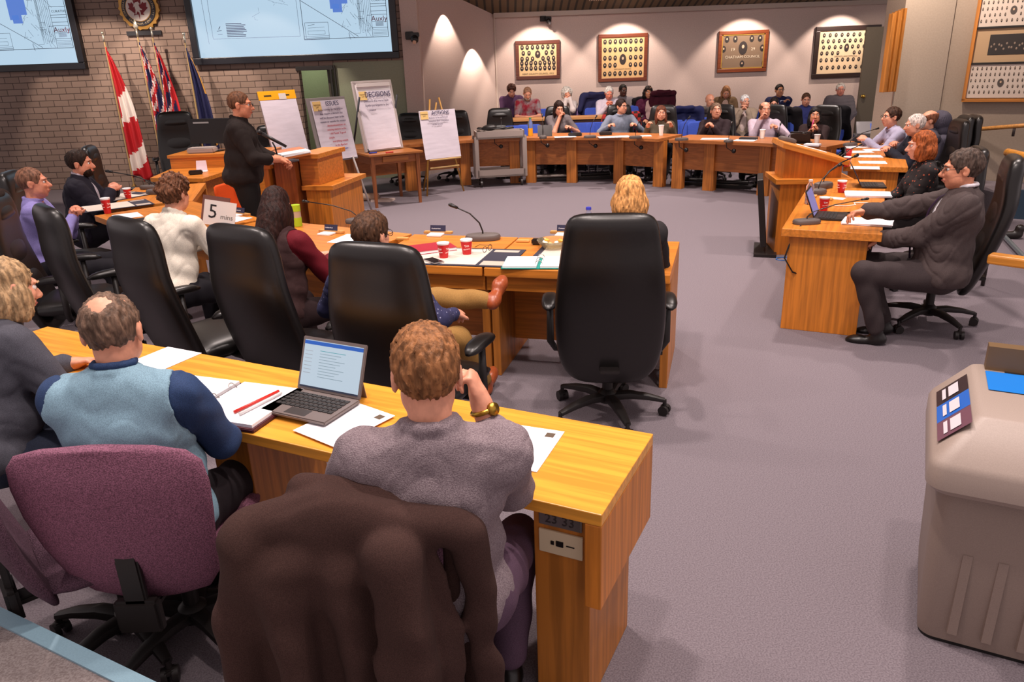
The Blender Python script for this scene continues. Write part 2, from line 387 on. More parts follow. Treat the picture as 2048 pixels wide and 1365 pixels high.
    def armp(i, f, t=1.0):
        S, e, wv = arms[i]; e2 = S + (e - S) * min(1, t * 2); o = [cap(S, e2, .053 * (.6 + .4 * g) + f, .042 + f)]
        if t > .5: tt = (t - .5) * 2; o.append(cap(e, e + (wv - e) * tt, .042 + f, .042 + (.029 - .042) * tt + f))
        return o
    def legp(i, f, t=1.0):
        hj, kn, an = lg[i]; return [cap(hj, kn, .085 * (.6 + .4 * g) + f, .058 + f), cap(kn, kn + (an - kn) * t, .056 + f, .056 - .018 * t + f)]
    P = torso(0) + armp(0, 0) + armp(1, 0)
    if show_legs: P += legp(0, 0) + legp(1, 0)
    P += [cap(NB - U * .04, H(0, -.012, -.04), .056 if sex == 'm' else .048, .052 if sex == 'm' else .046)]
    hs = 1.0 if sex == 'm' else .95
    P += [ell(H(0, -.014, .028), np.array((.077, .094, .086)) * hs, HM, k=.02), ell(H(0, .03, -.03), np.array((.062, .062, .083)) * hs, HM, k=.02),
          ell(H(0, .052, -.088), np.array((.036 if sex == 'm' else .030, .032, .027)), HM, k=.02), ell(H(-.035, .025, -.06), (.03, .045, .035), HM, k=.02), ell(H(.035, .025, -.06), (.03, .045, .035), HM, k=.02),
          cap(H(0, .088, .008), H(0, .113, -.030), .0085, .0135, k=.012), ell(H(0, .099, -.036), (.018, .012, .009), HM, k=.008), ell(H(0, .078, .026), (.05, .018, .012), HM, k=.012),
          ell(H(.032, .068, -.022), (.02, .02, .018), HM, k=.02), ell(H(-.032, .068, -.022), (.02, .02, .018), HM, k=.02),
          ell(H(.031, .098, .004), (.017, .014, .011), HM, True, k=.008), ell(H(-.031, .098, .004), (.017, .014, .011), HM, True, k=.008),
          ell(H(0, .088, -.056), (.024, .014, .007), HM, k=.006), ell(H(0, .087, -.069), (.020, .014, .008), HM, k=.006)]
    for sg in (-1, 1):
        P += [ell(H(sg * .079 * hs, -.008, -.008), (.010, .020, .032), HM, k=.008), ell(H(sg * .087 * hs, .0, -.008), (.007, .010, .018), HM, True, k=.006)]
    for i, sg in ((0, -1), (1, 1)):
        S, e, wv = arms[i]; d = _n(wv - e); pn = np.array((palm[i] if palm and palm[i] is not None else (-sg * .35, 0, -1)), float); pn = _n(pn - d * pn.dot(d)); lt = np.cross(d, pn) * (1 if i == 0 else -1)
        # lt points to the thumb side
        Rh = np.stack([np.cross(d, pn), d, pn], 1)
        P.append(ell(wv + d * .05, (.041, .056, .017), Rh, k=.012)); P.append(cap(wv - d * .02, wv + d * .03, .027, .026, k=.015))
        for j, (o_, L) in enumerate(((.031, .070), (.011, .078), (-.010, .073), (-.030, .058))):
            b0 = wv + d * (.088 - abs(o_) * .25) + lt * o_; c = R(curl * (1 + .12 * j)); d1 = d * math.cos(c) + pn * math.sin(c); d2 = d * math.cos(2.1 * c) + pn * math.sin(2.1 * c)
            m = b0 + d1 * L * .5; P += [cap(b0, m, .0098, .009, k=.004), cap(m, m + d2 * L * .5, .009, .0075, k=.004)]
        tb = wv + d * .025 + lt * .032; td = _n(d * .75 + lt * .75 + pn * .25); tm = tb + td * .04; P += [cap(tb, tm, .014, .011, k=.008), cap(tm, tm + _n(d + pn * .3 + lt * .1) * .033, .0105, .0085, k=.004)]
    body = link('body', sdf_mesh('body', P, vox, .025), mat(skin, .5, 'skin'), root)
    sd_ = int(abs(zh * 1000 + yaw)) % 7
    # clothing
    kind, col = top[0], top[1]; tk = top[2] if len(top) > 2 else 'fabric'; tm_ = top[3] if len(top) > 3 else mat(col, .85, tk)
    f = {'shirt': .011, 'sweater': .018, 'jacket': .026, 'vest': .024, 'polo': .011, 'puffer': .034, 'tee': .011}[kind]
    amp = {'shirt': .0055, 'sweater': .006, 'jacket': .007, 'vest': .005, 'polo': .005, 'puffer': .004, 'tee': .004}[kind]
    if kind in ('polo', 'tee'): sleeve = .42
    if kind == 'vest': sleeve = .0
    tr = torso(f)
    if sleeve > 0: tr += armp(0, f, sleeve * .97) + armp(1, f, sleeve * .97)
    tr += [cap(T(0, -.01, -.03), T(0, 0, .12), .10 * g + f)]
    if collar:
        for i in range(10):
            a0, a1 = 2 * math.pi * i / 10, 2 * math.pi * (i + 1) / 10; ra = .062 if sex == 'm' else .054
            if kind in ('jacket', 'puffer', 'tee') and .15 < i / 10 < .35: continue
            pt = lambda a: NB + U * (.028 - .014 * math.sin(a)) + Rs * ra * math.cos(a) + Fs * ra * math.sin(a)
            tr.append(cap(pt(a0), pt(a1), .013 + (.006 if kind in ('puffer', 'sweater') else 0), k=.008))
    tr.append(plane(T(0, 0, -.055 if kind in ('jacket', 'puffer', 'sweater') else -.03), -U))
    if under: tr.append(ell(TS(0, .17, .36), (.07, .12, .24), SM, True, k=.015))
    if kind == 'vest':
        for i in (0, 1): tr.append(cap(arms[i][0] + (arms[i][0] - arms[1 - i][0]) * .10, arms[i][1], .085, .06, sub=True, k=.01))
    if kind == 'puffer': nz = lambda X: .010 * np.abs(np.sin((X[:, 2] + .3 * X[:, 1]) * 62)) - .008 + folds(X, .004, 30, sd_)
    else:
        def nz(X):
            v = folds(X, 1, 13, sd_ + 3); cr_ = (1 - np.minimum(np.abs(np.sin(v * 4.2 + X[:, 2] * 22)), 1)) ** 3
            return folds(X, amp, 24, sd_) + folds(X, amp * .3, 70, sd_ + 2) + cr_ * amp * (1.0 if kind in ('shirt', 'jacket', 'polo') else .5)
    nm = {'shirt': 'shirt', 'sweater': 'sweater', 'jacket': 'jacket', 'vest': 'vest', 'polo': 'shirt', 'puffer': 'jacket', 'tee': 'top'}[kind]
    link(nm, sdf_mesh(nm, tr, vox, .03, nz), tm_, root)
    if under:
        u = torso(f * .3 + .002)
        if kind == 'vest': u += armp(0, .014, .95) + armp(1, .014, .95)
        for i in range(10):
            a0, a1 = 2 * math.pi * i / 10, 2 * math.pi * (i + 1) / 10
            pt = lambda a: NB + U * (.052 - .012 * math.sin(a)) + Rs * .056 * math.cos(a) + Fs * .056 * math.sin(a)
            u.append(cap(pt(a0), pt(a1), .011, k=.006))
        um = mat(under, .8, 'fabric') if isinstance(under, str) else under
        link('shirt' if nm != 'shirt' else 'undershirt', sdf_mesh('undershirt', u, vox, .02, (lambda X: folds(X, .007, 30, sd_) * (np.abs((X - TS(0, 0, .3)) @ Rs) > .185)) if kind == 'vest' else None), um, root)
        if kind == 'jacket' and sleeve > .9:      # shirt cuffs
            for i in (0, 1):
                S, e, wv = arms[i]; d = _n(wv - e); b = MB(); b.cone(wv - d * .035, wv + d * .012, .036, .035); b.build('cuff', mat('#f2eef2', .7), root, True)
    if tie:
        b = MB(); pts = [(TS(0, .085, .485), .018), (TS(0, .118, .455), .016), (TS(0, .150, .38), .024), (TS(0, .158, .28), .032), (T(0, .150 * g + .02, .15), .036), (T(0, .15 * g, .06), .02)]; b.loft([[tuple(p + Rs * a * w_ + Fs * b_) for a, b_ in ((-1, 0), (0, .008), (1, 0), (0, -.004))] for p, w_ in pts]); b.build('tie', mat(tie, .6, 'fabric'), root, True)
    if show_legs:
        pr = torso(.008)[:2] + [plane(T(0, 0, .09), U)] + legp(0, .014, .93) + legp(1, .014, .93)
        lm = legs if not isinstance(legs, str) else mat(legs, .85, 'fabric')
        link('trousers', sdf_mesh('trousers', pr, vox, .03, lambda X: folds(X, .006, 26, sd_ + 1)), lm, root)
        for i in (0, 1):
            hj, kn, an = lg[i]; dn = _n(an - kn); fw = np.array((0, 1, 0.)) if abs(dn[1]) < .8 else np.array((0, 0, 1.)); fw = _n(fw - dn * dn.dot(fw) * .8)
            if feet and len(feet[i]) == 3 and not stand: fw = np.array((.40, .82, .38)); fw = _n(fw - dn * dn.dot(fw) * .7)
            fl = -.075 * dn / 1.0 if abs(dn[2]) > .5 else dn * .06
            bs = an + (np.array((0, 0, -.055)) if abs(dn[2]) > .5 else dn * .03)
            sp = [cap(bs - fw * .03, bs + fw * .12, .036, .034), cap(an, bs, .04, .042), cap(bs + fw * .10, bs + fw * .165, .038, .03), ell(bs + fw * .12 + np.array((0, 0, .01)), (.042, .06, .035))]
            if abs(dn[2]) > .5: sp.append(plane((0, 0, fz + .002 if not stand else .002), (0, 0, -1)))
            link('shoe', sdf_mesh('shoe', sp, max(.008, vox * .8), .02), mat(shoes, .35, 'leather'), root)
    # hair
    st, hc = hair; hv = min(vox, .010) if st != 'none' else vox; hm = mat(hc, .6, 'hair'); hp_ = None; ha = .0035; hf_ = 120
    base = [ell(H(0, -.016, .030), np.array((.083, .102, .094)) * hs, HM)]
    facecut = [ell(H(0, .122, -.038), (.080, .090, .124), HM, True, k=.015)]
    earcut = [ell(H(sg * .085, .012, -.03), (.022, .03, .045), HM, True, k=.008) for sg in (-1, 1)]
    nape = [plane(H(0, 0, -.072), -HU * 1 + HF * .25)]
    if st == 'short': hp_ = base + facecut + earcut + nape
    elif st == 'crop': hp_ = [ell(H(0, -.015, .030), np.array((.080, .098, .090)) * hs, HM)] + facecut + earcut + nape; ha = .002
    elif st == 'spiky': hp_ = base + [ell(H(0, .0, .058), (.078, .095, .072), HM)] + facecut + earcut + nape; ha = .0042; hf_ = 230
    elif st == 'curly': hp_ = base + [ell(H(0, .008, .06), (.086, .098, .08), HM), ell(H(0, -.04, .02), (.088, .08, .08), HM)] + facecut + earcut + nape; ha = .010; hf_ = 110
    elif st == 'fluffy': hp_ = [ell(H(0, -.02, .035), (.105, .115, .105), HM), ell(H(0, -.04, -.02), (.10, .085, .09), HM)] + [ell(H(0, .12, -.04), (.062, .09, .088), HM, True, k=.02)] + [plane(H(0, 0, -.09), -HU + HF * .2)]; ha = .010; hf_ = 80
    elif st == 'bald': hp_ = base + [ell(H(0, .02, .12), (.076, .12, .085), HM, True, k=.01)] + facecut + earcut + nape; ha = .0015
    elif st == 'thin': hp_ = [ell(H(0, -.016, .028), np.array((.081, .099, .089)) * hs, HM), ell(H(0, -.088, .112), (.036, .034, .040), HM, True, k=.02), ell(H(0, .05, .125), (.045, .05, .030), HM, True, k=.02)] + facecut + earcut + nape; ha = .004
    elif st == 'long': hp_ = base + [ell(H(0, -.055, -.06), (.088, .065, .12), HM), ell(H(0, -.075, -.17), (.085, .05, .13), HM)] + [ell(H(sg * .068, .0, -.08), (.026, .045, .11), HM) for sg in (-1, 1)] + [ell(H(0, .125, -.05), (.056, .095, .115), HM, True, k=.02)]; ha = .005; hf_ = 60
    elif st == 'xlong': hp_ = base + [ell(H(0, -.055, -.06), (.088, .065, .12), HM)] + [cap(H(0, -.07, -.05), T(0, -.145, .28), .085, .075, k=.04), cap(T(-.05, -.14, .40), T(-.06, -.15, .20), .06, .04, k=.03), cap(T(.05, -.14, .40), T(.05, -.15, .18), .06, .04, k=.03)] + [ell(H(sg * .068, .0, -.08), (.026, .045, .11), HM) for sg in (-1, 1)] + [ell(H(0, .125, -.05), (.056, .095, .115), HM, True, k=.02)]; ha = .0024; hf_ = 60
    elif st == 'bob': hp_ = base + [ell(H(0, -.045, -.05), (.098, .075, .10), HM)] + [ell(H(sg * .074, .01, -.06), (.026, .055, .085), HM) for sg in (-1, 1)] + [ell(H(0, .125, -.05), (.054, .095, .12), HM, True, k=.02), plane(H(0, 0, -.125), -HU)]; ha = .004; hf_ = 60
    elif st == 'wavy': hp_ = base + [ell(H(0, -.05, -.04), (.105, .08, .12), HM)] + [ell(H(sg * .078, .0, -.07), (.034, .055, .095), HM) for sg in (-1, 1)] + [ell(H(0, .125, -.04), (.056, .095, .105), HM, True, k=.02)]; ha = .011; hf_ = 55
    elif st == 'hood': hp_ = [ell(H(0, -.02, .02), (.115, .125, .13), HM), ell(H(0, -.03, -.09), (.11, .10, .09), HM), ell(H(0, .13, -.01), (.075, .09, .10), HM, True, k=.02)]; ha = .004; hf_ = 30
    elif st == 'cap': hp_ = base + facecut + nape; ha = .001
    if hp_:
        def hn(X):
            L = (X - Hd) @ HM; phi = np.arctan2(L[:, 0], -L[:, 1] + .02)
            return ha * .8 * np.sin(phi * 34 + 4 * np.sin(L[:, 2] * 45)) + folds(X, ha, hf_, sd_)
        link('hood' if st == 'hood' else 'hair', sdf_mesh('hair', hp_, min(hv, .0075) if vox < .011 else .009, .012, hn), mat(hc, .85, 'fabric') if st == 'hood' else hm, root)
    if beard:
        bp_ = [ell(H(0, .040, -.068), (.064, .062, .054), HM), ell(H(0, .10, -.052), (.032, .02, .022), HM, True, k=.006), ell(H(0, .06, .02), (.075, .09, .055), HM, True, k=.01), plane(H(0, .02, 0), -HF)]
        link('beard', sdf_mesh('beard', bp_, .007, .012, lambda X: folds(X, .002, 160, 2)), mat(beard, .8, 'hair'), root)
    if eyes:
        for sg in (-1, 1):
            b = MB(); b.ball(tuple(H(sg * .031, .0765, .004)), .0120, 10); b.ball(tuple(H(sg * .031, .0850, .004)), .0064, 8, 1); b.build('eye', [mat('#e9e2dc', .3), mat('#2a1c14', .2)], root, True)
        b = MB()
        for sg in (-1, 1): b.tube([H(sg * .014, .094, .022), H(sg * .030, .095, .027), H(sg * .048, .083, .023)], [.003, .004, .0022], 6)
        b.build('eyebrows', mat(hc if st not in ('hood',) else '#5a4030', .8), root, True)
        b = MB(); b.tube([H(-.024, .090, -.0625), H(0, .1035, -.0610), H(.024, .090, -.0625)], [.002, .0042, .002], 6); b.build('lips', mat('#a85a50', .5), root, True)
    if glasses:
        b = MB()
        for sg in (-1, 1):
            b.tube([H(sg * .033 + .023 * math.cos(a), .108 - .10 * abs(.033 * sg + .023 * math.cos(a)) * .6, .002 + .017 * math.sin(a)) for a in [2 * math.pi * i / 14 for i in range(15)]], .0018, 5)
            b.tube([H(sg * .056, .102, .006), H(sg * .079, .06, .008), H(sg * .082, -.005, .006)], .0018, 5)
        b.tube([H(-.011, .109, .004), H(.011, .109, .004)], .0018, 5); b.build('glasses', mat(glasses, .3), root, True)
    if watch:
        i = 1 if watch[0] == 'r' else 0; S, e, wv = arms[i]; d = _n(wv - e); b = MB()
        u = _n(np.cross(d, (0, 0, 1.))); v = np.cross(d, u); c = wv - d * .018
        b.tube([c + (u * math.cos(a) + v * math.sin(a)) * .033 for a in [2 * math.pi * k / 18 for k in range(19)]], .0075, 6)
        b.cone(c - v * .030, c - v * .043, .019, .018, 14); b.build('watch', mat(watch[1], .3, metal=1.0), root, True)
    root['_arms'] = [list(map(float, arms[i][2])) for i in (0, 1)]
    del root['_arms']
    return root, dict(Hd=Hd, Hc=Hc, T=TS, H=H, arms=arms, lg=lg, Fs=Fs, Rs=Rs, U=U)
# ------------------------------------------------------------------ chairs
def five_star(root, r=.31, mi=None, z0=.085, rot=0.0, colz=.42):
    m = BLKP()
    b = MB(); b.lathe([(.001, z0 - .01), (.045, z0 - .005), (.05, z0 + .05), (.03, z0 + .07), (.001, z0 + .075)], 16)
    for k in range(5):
        a = rot + 2 * math.pi * k / 5; c, s = math.cos(a), math.sin(a); rings = []
        for t, hw, hz, zz in ((.03, .032, .024, z0 + .025), (.12, .030, .022, z0 + .034), (.22, .026, .017, z0 + .022), (r, .018, .012, z0 + .0)):
            rings.append([(c * t - s * u, s * t + c * u, zz + v) for u, v in sup(10, hw, hz, 3)])
        b.loft(rings)
    b.build('star_base', m, root, autos=40)
    for k in range(5):
        a = rot + 2 * math.pi * k / 5; x, y = (r) * math.cos(a), r * math.sin(a); w = MB()
        t = a + 1.1; d = Vector((math.cos(t), math.sin(t), 0)) * .013; q = Vector((math.cos(t) * .0, math.sin(t) * .0, 0))
        for sg in (-1, 1):
            p = Vector((x, y, .029)) + d * sg * 1.35; w.cone(p - d * .75, p + d * .75, .028, .028, 16)
        w.cone((x, y, .03), (x, y, z0 + .005), .012, .010, 10); w.box(x - .02, x + .02, y - .02, y + .02, .035, .058, b=.006); w.build('caster', m, root, autos=40)
    c = MB(); c.lathe([(.001, z0 + .06), (.028, z0 + .06), (.028, .27), (.016, .27), (.016, colz), (.001, colz)], 16); c.build('gas_lift', m, root, autos=40)
def exec_chair(name='executive_chair', tilt=12, high=1.17, wrinkle=True):
    root = empty(name); L = LEATH()
    st = math.tan(R(tilt)); rings = []
    # backrest: z along, y backwards (local forward = +y)
    prof = [(.262, .12, .020), (.285, .185, .036), (.34, .235, .046), (.42, .256, .050), (.50, .266, .052), (.62, .270, .052), (.76, .266, .054), (.90, .250, .055), (1.02, .230, .056), (1.10, .218, .058), (high - .03, .205, .052), (high - .005, .180, .035), (high + .008, .12, .012)]
    for z, hw, hd in prof:
        y = -.225 - st * (z - .45) - .03 * math.sin((z - .4) * 4.2) + (.03 if z > 1.0 else 0)
        rings.append([(u, y + v + .28 * (u * u) * 1.2, z) for u, v in sup(28, hw, hd, 3.2)])
    b = MB(); b.loft(rings); o = b.build('backrest', L, root, True); sm = o.modifiers.new('s', 'SUBSURF'); sm.levels = sm.render_levels = 1
    b = MB()                                   # stitched pads on the front of the back
    for z0, z1 in ((.50, .70), (.72, .92), (.94, 1.12)):
        rr = []
        for k in range(7):
            t = k / 6; z = z0 + (z1 - z0) * t; q = math.sin(math.pi * min(max(t, .04), .96)) ** .45; y = -.225 - st * (z - .45) - .03 * math.sin((z - .4) * 4.2) + .032 + (.03 if z > 1.0 else 0)
            rr.append([(u, y + v * q, z) for u, v in sup(20, .185 * (.94 + .06 * q) - (.03 if z > 1 else 0), .036, 3)])
        b.loft(rr)
    b.build('back_pad', L, root, True)
    rings = []
    for t in range(9):
        y = -.24 + .5 * t / 8; q = (1 - abs(t / 4 - 1) ** 4) ** .5 if 0 < t < 8 else .35
        rings.append([(u, y, .445 + v * q - (.03 * max(0, t / 8 - .75) * 4 if t > 6 else 0)) for u, v in sup(24, .255 * (.85 + .15 * q), .058, 3)])
    b = MB(); b.loft(rings); b.build('seat', L, root, True)
    b = MB(); b.box(-.12, .12, -.14, .14, .35, .395, b=.01); b.box(-.05, .05, -.30, -.05, .36, .385, b=.005); b.tube([(.10, 0, .37), (.20, .02, .36), (.26, .03, .35)], .006, 6); b.cone((.25, .03, .352), (.29, .03, .35), .011, .013, 10); b.build('tilt_mechanism', BLKP(), root)
    for sg in (-1, 1):
        a = empty('armrest', parent=root)
        b = MB(); rr = []
        for t in range(9):
            y = -.15 + .27 * t / 8; q = (1 - abs(t / 4 - 1) ** 3) ** .5 if 0 < t < 8 else .3
            rr.append([(sg * .305 + u * q, y, .665 + v * q - .012 * (t / 4 - 1) ** 2) for u, v in sup(14, .042, .024, 2.6)])
        b.loft(rr); b.build('arm_pad', LEATH(), a, True)
        b = MB(); b.tube([(sg * .20, 0, .385), (sg * .28, 0, .39), (sg * .305, 0, .43), (sg * .305, 0, .65)], [.018, .018, .02, .017], 10); b.build('arm_post', BLKP(), a, True)
    five_star(root, colz=.37); return root
def place_chair(proto, x, y, yaw, label, group=None, cat='chair', first=[True], z=0):
    c = copy_tree(proto); c.location = (x, y, z); c.rotation_euler = (0, 0, R(yaw)); tag(c, label, cat, group); return c
def trash(root):
    for ch in list(root.children): trash(ch)
    bpy.data.objects.remove(root)
def task_chair(color, w=.25, top=.95, pattern=True, name='task_chair', spin=.3):
    root = empty(name)
    m = mat(color, .9, 'knit', scale=.8)
    rings = []
    for z, hw in ((.37, .10), (.39, .165), (.46, .205), (.60, .228), (.72, .245), (.82, .252), (.89, .245), (.93, .215), (.952, .15), (.96, .06)):
        z = .42 + (z - .42) * (top - .42) / .54; y = -.235 - .20 * (z - .42) - .03 * math.sin((z - .4) * 6)
        rings.append([(u * w / .25, y + v + .5 * u * u, z) for u, v in sup(28, hw, .034 if .45 < z < top - .03 else .022, 2.6)])
    b = MB(); b.loft(rings); b.build('backrest', m, root, True)
    rings = []
    for t in range(9):
        y = -.22 + .46 * t / 8; q = (1 - abs(t / 4 - 1) ** 4) ** .5 if 0 < t < 8 else .35
        rings.append([(u, y, .455 + v * q) for u, v in sup(24, .245 * (.85 + .15 * q), .042, 3)])
    b = MB(); b.loft(rings); b.build('seat', m, root, True)
    b = MB(); b.box(-.11, .11, -.13, .15, .36, .41, b=.012); b.box(-.035, .035, -.31, -.05, .34, .365, b=.006); b.box(-.035, .035, -.325, -.300, .34, .60, b=.006); b.box(-.07, .07, -.335, -.295, .30, .42, b=.01); b.tube([(.1, 0, .38), (.27, .03, .37)], .008, 6); b.ball((-.14, -.05, .37), .028, 10); b.build('tilt_mechanism', BLKP(), root)
    five_star(root, r=.30, rot=spin, colz=.37); return root
def shell_chair(color, name='stacking_chair'):
    root = empty(name); m = mat(color, .85, 'fabric'); fr = mat('#8d8884', .35, metal=1.0)
    b = MB(); rings = []
    for z, hw in ((.56, .17), (.58, .205), (.68, .225), (.80, .225), (.86, .21), (.875, .17)):
        y = -.22 - .16 * (z - .5); rings.append([(u, y + v + .3 * u * u, z) for u, v in sup(20, hw, .018, 4)])
    b.loft(rings); b.build('backrest', m, root, True)
    b = MB(); rings = []
    for t in range(7):
        y = -.2 + .42 * t / 6; q = 1 if 0 < t < 6 else .5; rings.append([(u, y, .455 + v * q) for u, v in sup(18, .225, .025, 4)])
    b.loft(rings); b.build('seat', m, root, True)
    for sg in (-1, 1):
        b = MB(); b.tube([(sg * .22, .20, .01), (sg * .22, .17, .43), (sg * .22, -.18, .43), (sg * .23, -.25, .01)], .010, 8); b.tube([(sg * .20, -.17, .43), (sg * .2, -.22, .60)], .009, 8); b.build('leg_frame', fr, root, True)
    return root
# ------------------------------------------------------------------ desk units
C0 = (0.0, 8.2)
def curved_desk(name, pts, label, depth=.78, over=.10, h=.765, panel_low=.30, outfn=None, m=None, legs='posts', group=None, top_t=.05, apron=0, panels=True, poff=.05, post=.15, endpanel=()):
    """pts: floor points of the front posts, along the inner edge of the ring"""
    cx = sum(p[0] for p in pts) / len(pts); cy_ = sum(p[1] for p in pts) / len(pts)
    d = Vector((pts[-1][0] - pts[0][0], pts[-1][1] - pts[0][1])); ang = math.atan2(d.y, d.x)
    root = empty(name, (cx, cy_, 0), ang, label, 'desk', group); ca, sa = math.cos(-ang), math.sin(-ang)
    L = lambda p: ((p[0] - cx) * ca - (p[1] - cy_) * sa, (p[0] - cx) * sa + (p[1] - cy_) * ca)
    P = [Vector(L(p)) for p in pts]; cc = Vector(L(C0)); n = []
    for i, p in enumerate(P):
        t = (P[min(i + 1, len(P) - 1)] - P[max(i - 1, 0)]).normalized(); q = Vector((-t.y, t.x))
        if q.dot(p - cc) < 0: q = -q
        n.append(q)
    inner = [p - q * over for p, q in zip(P, n)]; outer = [p + q * (depth - over) for p, q in zip(P, n)]
    tx = (m or OAKX)()
    b = MB(); b.prism([tuple(p) for p in inner] + [tuple(p) for p in outer[::-1]], h - top_t, h); b.build('desk_top', tx, root, bevel=.004)
    for i in range(len(P) - 1):
        if not panels: break
        a, c = P[i] + n[i] * poff, P[i + 1] + n[i + 1] * poff; b = MB(); off = n[i] * .02
        b.prism([tuple(a), tuple(c), tuple(c + off), tuple(a + off)], panel_low, h - top_t - .001); b.build('modesty_panel', (m or OAKX)(), root)
    for i, p in enumerate(P):
        if i > 0 and i < len(P) - 1: ts = [0]
        t = (P[min(i + 1, len(P) - 1)] - P[max(i - 1, 0)]).normalized(); p = p + (t * post / 2 if i == 0 else (-t * post / 2 if i == len(P) - 1 else t * 0)); q = n[i]; hw = t * post / 2; b = MB()
        dl = depth - over - .12 if i in endpanel else .13
        b.prism([tuple(p - hw), tuple(p + hw), tuple(p + hw + q * dl), tuple(p - hw + q * dl)], 0, h - top_t - .001); b.build('leg', mat('#b8722c', .42, 'oakz') if not m else mat('#b9702e', .45, 'oakz'), root, bevel=.003)
    if apron:
        for i in range(len(P) - 1):
            a = outer[i] - n[i] * .07; c = outer[i + 1] - n[i + 1] * .07; b = MB(); off = n[i] * .02; b.prism([tuple(a), tuple(c), tuple(c + off), tuple(a + off)], h - top_t - apron, h - top_t - .001); b.build('drawer_front', OAKX(), root)
    return root
def vbox(name, parent, x0, x1, y0, y1, z0, z1, m, bevel=.003):
    b = MB(); b.box(x0, x1, y0, y1, z0, z1); return b.build(name, m, parent, bevel=bevel)
# ------------------------------------------------------------------ table-top things
ZT = .765
def paper_cup(red=True, h=.105, logo=True):
    root = empty('paper_cup'); b = MB(); m = mat('#c9171c', .45) if red else mat('#f1ece4', .5)
    b.lathe([(.001, 0), (.027, 0), (.038, h - .012), (.036, h - .012), (.001, h - .02)] if red else [(.001, 0), (.026, 0), (.037, h), (.034, h), (.001, h - .01)], 20); b.build('cup_wall', m, root, autos=50)
    b = MB(); b.lathe([(.038, h - .012), (.0405, h - .006), (.0405, h), (.036, h + .001), (.034, h - .004), (.001, h - .006)], 20); b.build('lid' if red else 'rim', WHITE(), root, autos=50)
    if red and logo:
        for a in (-.62, -2.2, 2.3): 
            for dy, s, sz in ((.066, 'Tim', .020), (.045, 'Hortons', .0125)):
                r = .0275 + .0105 * dy / h + .0022; text(s, 'lettering', sz, mat('#f7ece4', .6), root, (r * math.cos(a), r * math.sin(a), dy), (R(90 - 6), R(-8), a + math.pi / 2), .0004)
    return root
def mic(root_name='gooseneck_microphone', L=.34, dirx=.5, base='wedge', up=.30, lab=None):
    root = empty(root_name); b = MB()
    if base == 'wedge':
        b.loft([[(u, v, z) for u, v in sup(22, a, c, 2.6)] for z, a, c in ((0, .098, .058), (.02, .102, .062), (.036, .094, .054), (.042, .07, .035))])
    else:
        b.lathe([(.001, 0), (.06, 0), (.062, .012), (.03, .02), (.001, .022)], 20)
    b.build('mic_base', mat('#5a504c', .5) if base == 'wedge' else BLKP(), root, autos=45)
    pts = [(0, 0, .03), (0, 0, .06), (dirx * .12, 0, .06 + up * .35), (dirx * .5, 0, .06 + up * .75), (dirx, 0, .06 + up)]
    b = MB(); b.tube([(x * L, y, z) for x, y, z in pts], .0045, 8); b.build('gooseneck', BLK(), root, True)
    e = Vector((pts[-1][0] * L, 0, pts[-1][2])); d = (e - Vector((pts[-2][0] * L, 0, pts[-2][2]))).normalized(); b = MB(); b.cone(e, e + d * .04, .009, .013, 12); b.ball(tuple(e + d * .045), .013, 10); b.build('mic_head', BLK(), root, True)
    return root
def laptop(w=.30, d=.21, ang=105, screen='#cfe0f4', body='#4c4644'):
    root = empty('laptop'); b = MB(); b.box(-w / 2, w / 2, -d / 2, d / 2, 0, .014, b=.004); base = b.build('laptop_base', mat(body, .45), root)
    b = MB()
    for r_ in range(5):
        for c_ in range(12): x = -w * .43 + c_ * w * .072; y = d * .36 - r_ * d * .115; b.box(x, x + w * .060, y - d * .085, y, .014, .017)
    b.build('keyboard', mat('#221f1f', .6), base)
    b = MB(); b.box(-w * .16, w * .16, -d * .43, -d * .20, .014, .0145); b.build('touchpad', mat('#3b3635', .4), base)
    a = R(ang); sc = empty('laptop_screen', (0, d / 2, .012), parent=root); sc.rotation_euler = (math.pi / 2 - a + math.pi / 2 - math.pi / 2 + 0, 0, 0); sc.rotation_euler = (R(90) - (a - R(0)) + R(0), 0, 0)
    sc.rotation_euler = (-(a - R(90)), 0, 0)
    b = MB(); b.box(-w / 2, w / 2, -.004, .004, 0, d, b=.003); b.build('screen_lid', mat(body, .45), sc)
    b = MB(); b.add([(-w * .46, -.0046, d * .06), (w * .46, -.0046, d * .06), (w * .46, -.0046, d * .94), (-w * .46, -.0046, d * .94)], [(0, 1, 2, 3)]); b.build('display', emit(screen, .75), sc)
    return root, sc, w, d
def sheet(name, pts_or_size, z, rz, label, cat, x, y, m=None, th=.003, group=None, n=1, rx=0):
    w, d = pts_or_size; root = None; b = MB()
    for k in range(n):
        a = random.uniform(-.06, .06) if n > 1 else 0; M = Matrix.Rotation(a, 3, 'Z'); q = [M @ Vector(p) for p in ((-w / 2, -d / 2, 0), (w / 2, -d / 2, 0), (w / 2, d / 2, 0), (-w / 2, d / 2, 0))]
        b.prism([(p.x, p.y) for p in q], k * th * 1.05, k * th * 1.05 + th)
    o = b.build(name, m or PAPER()); o.location = (x, y, z); o.rotation_euler = (rx, 0, rz); return tag(o, label, cat, group)
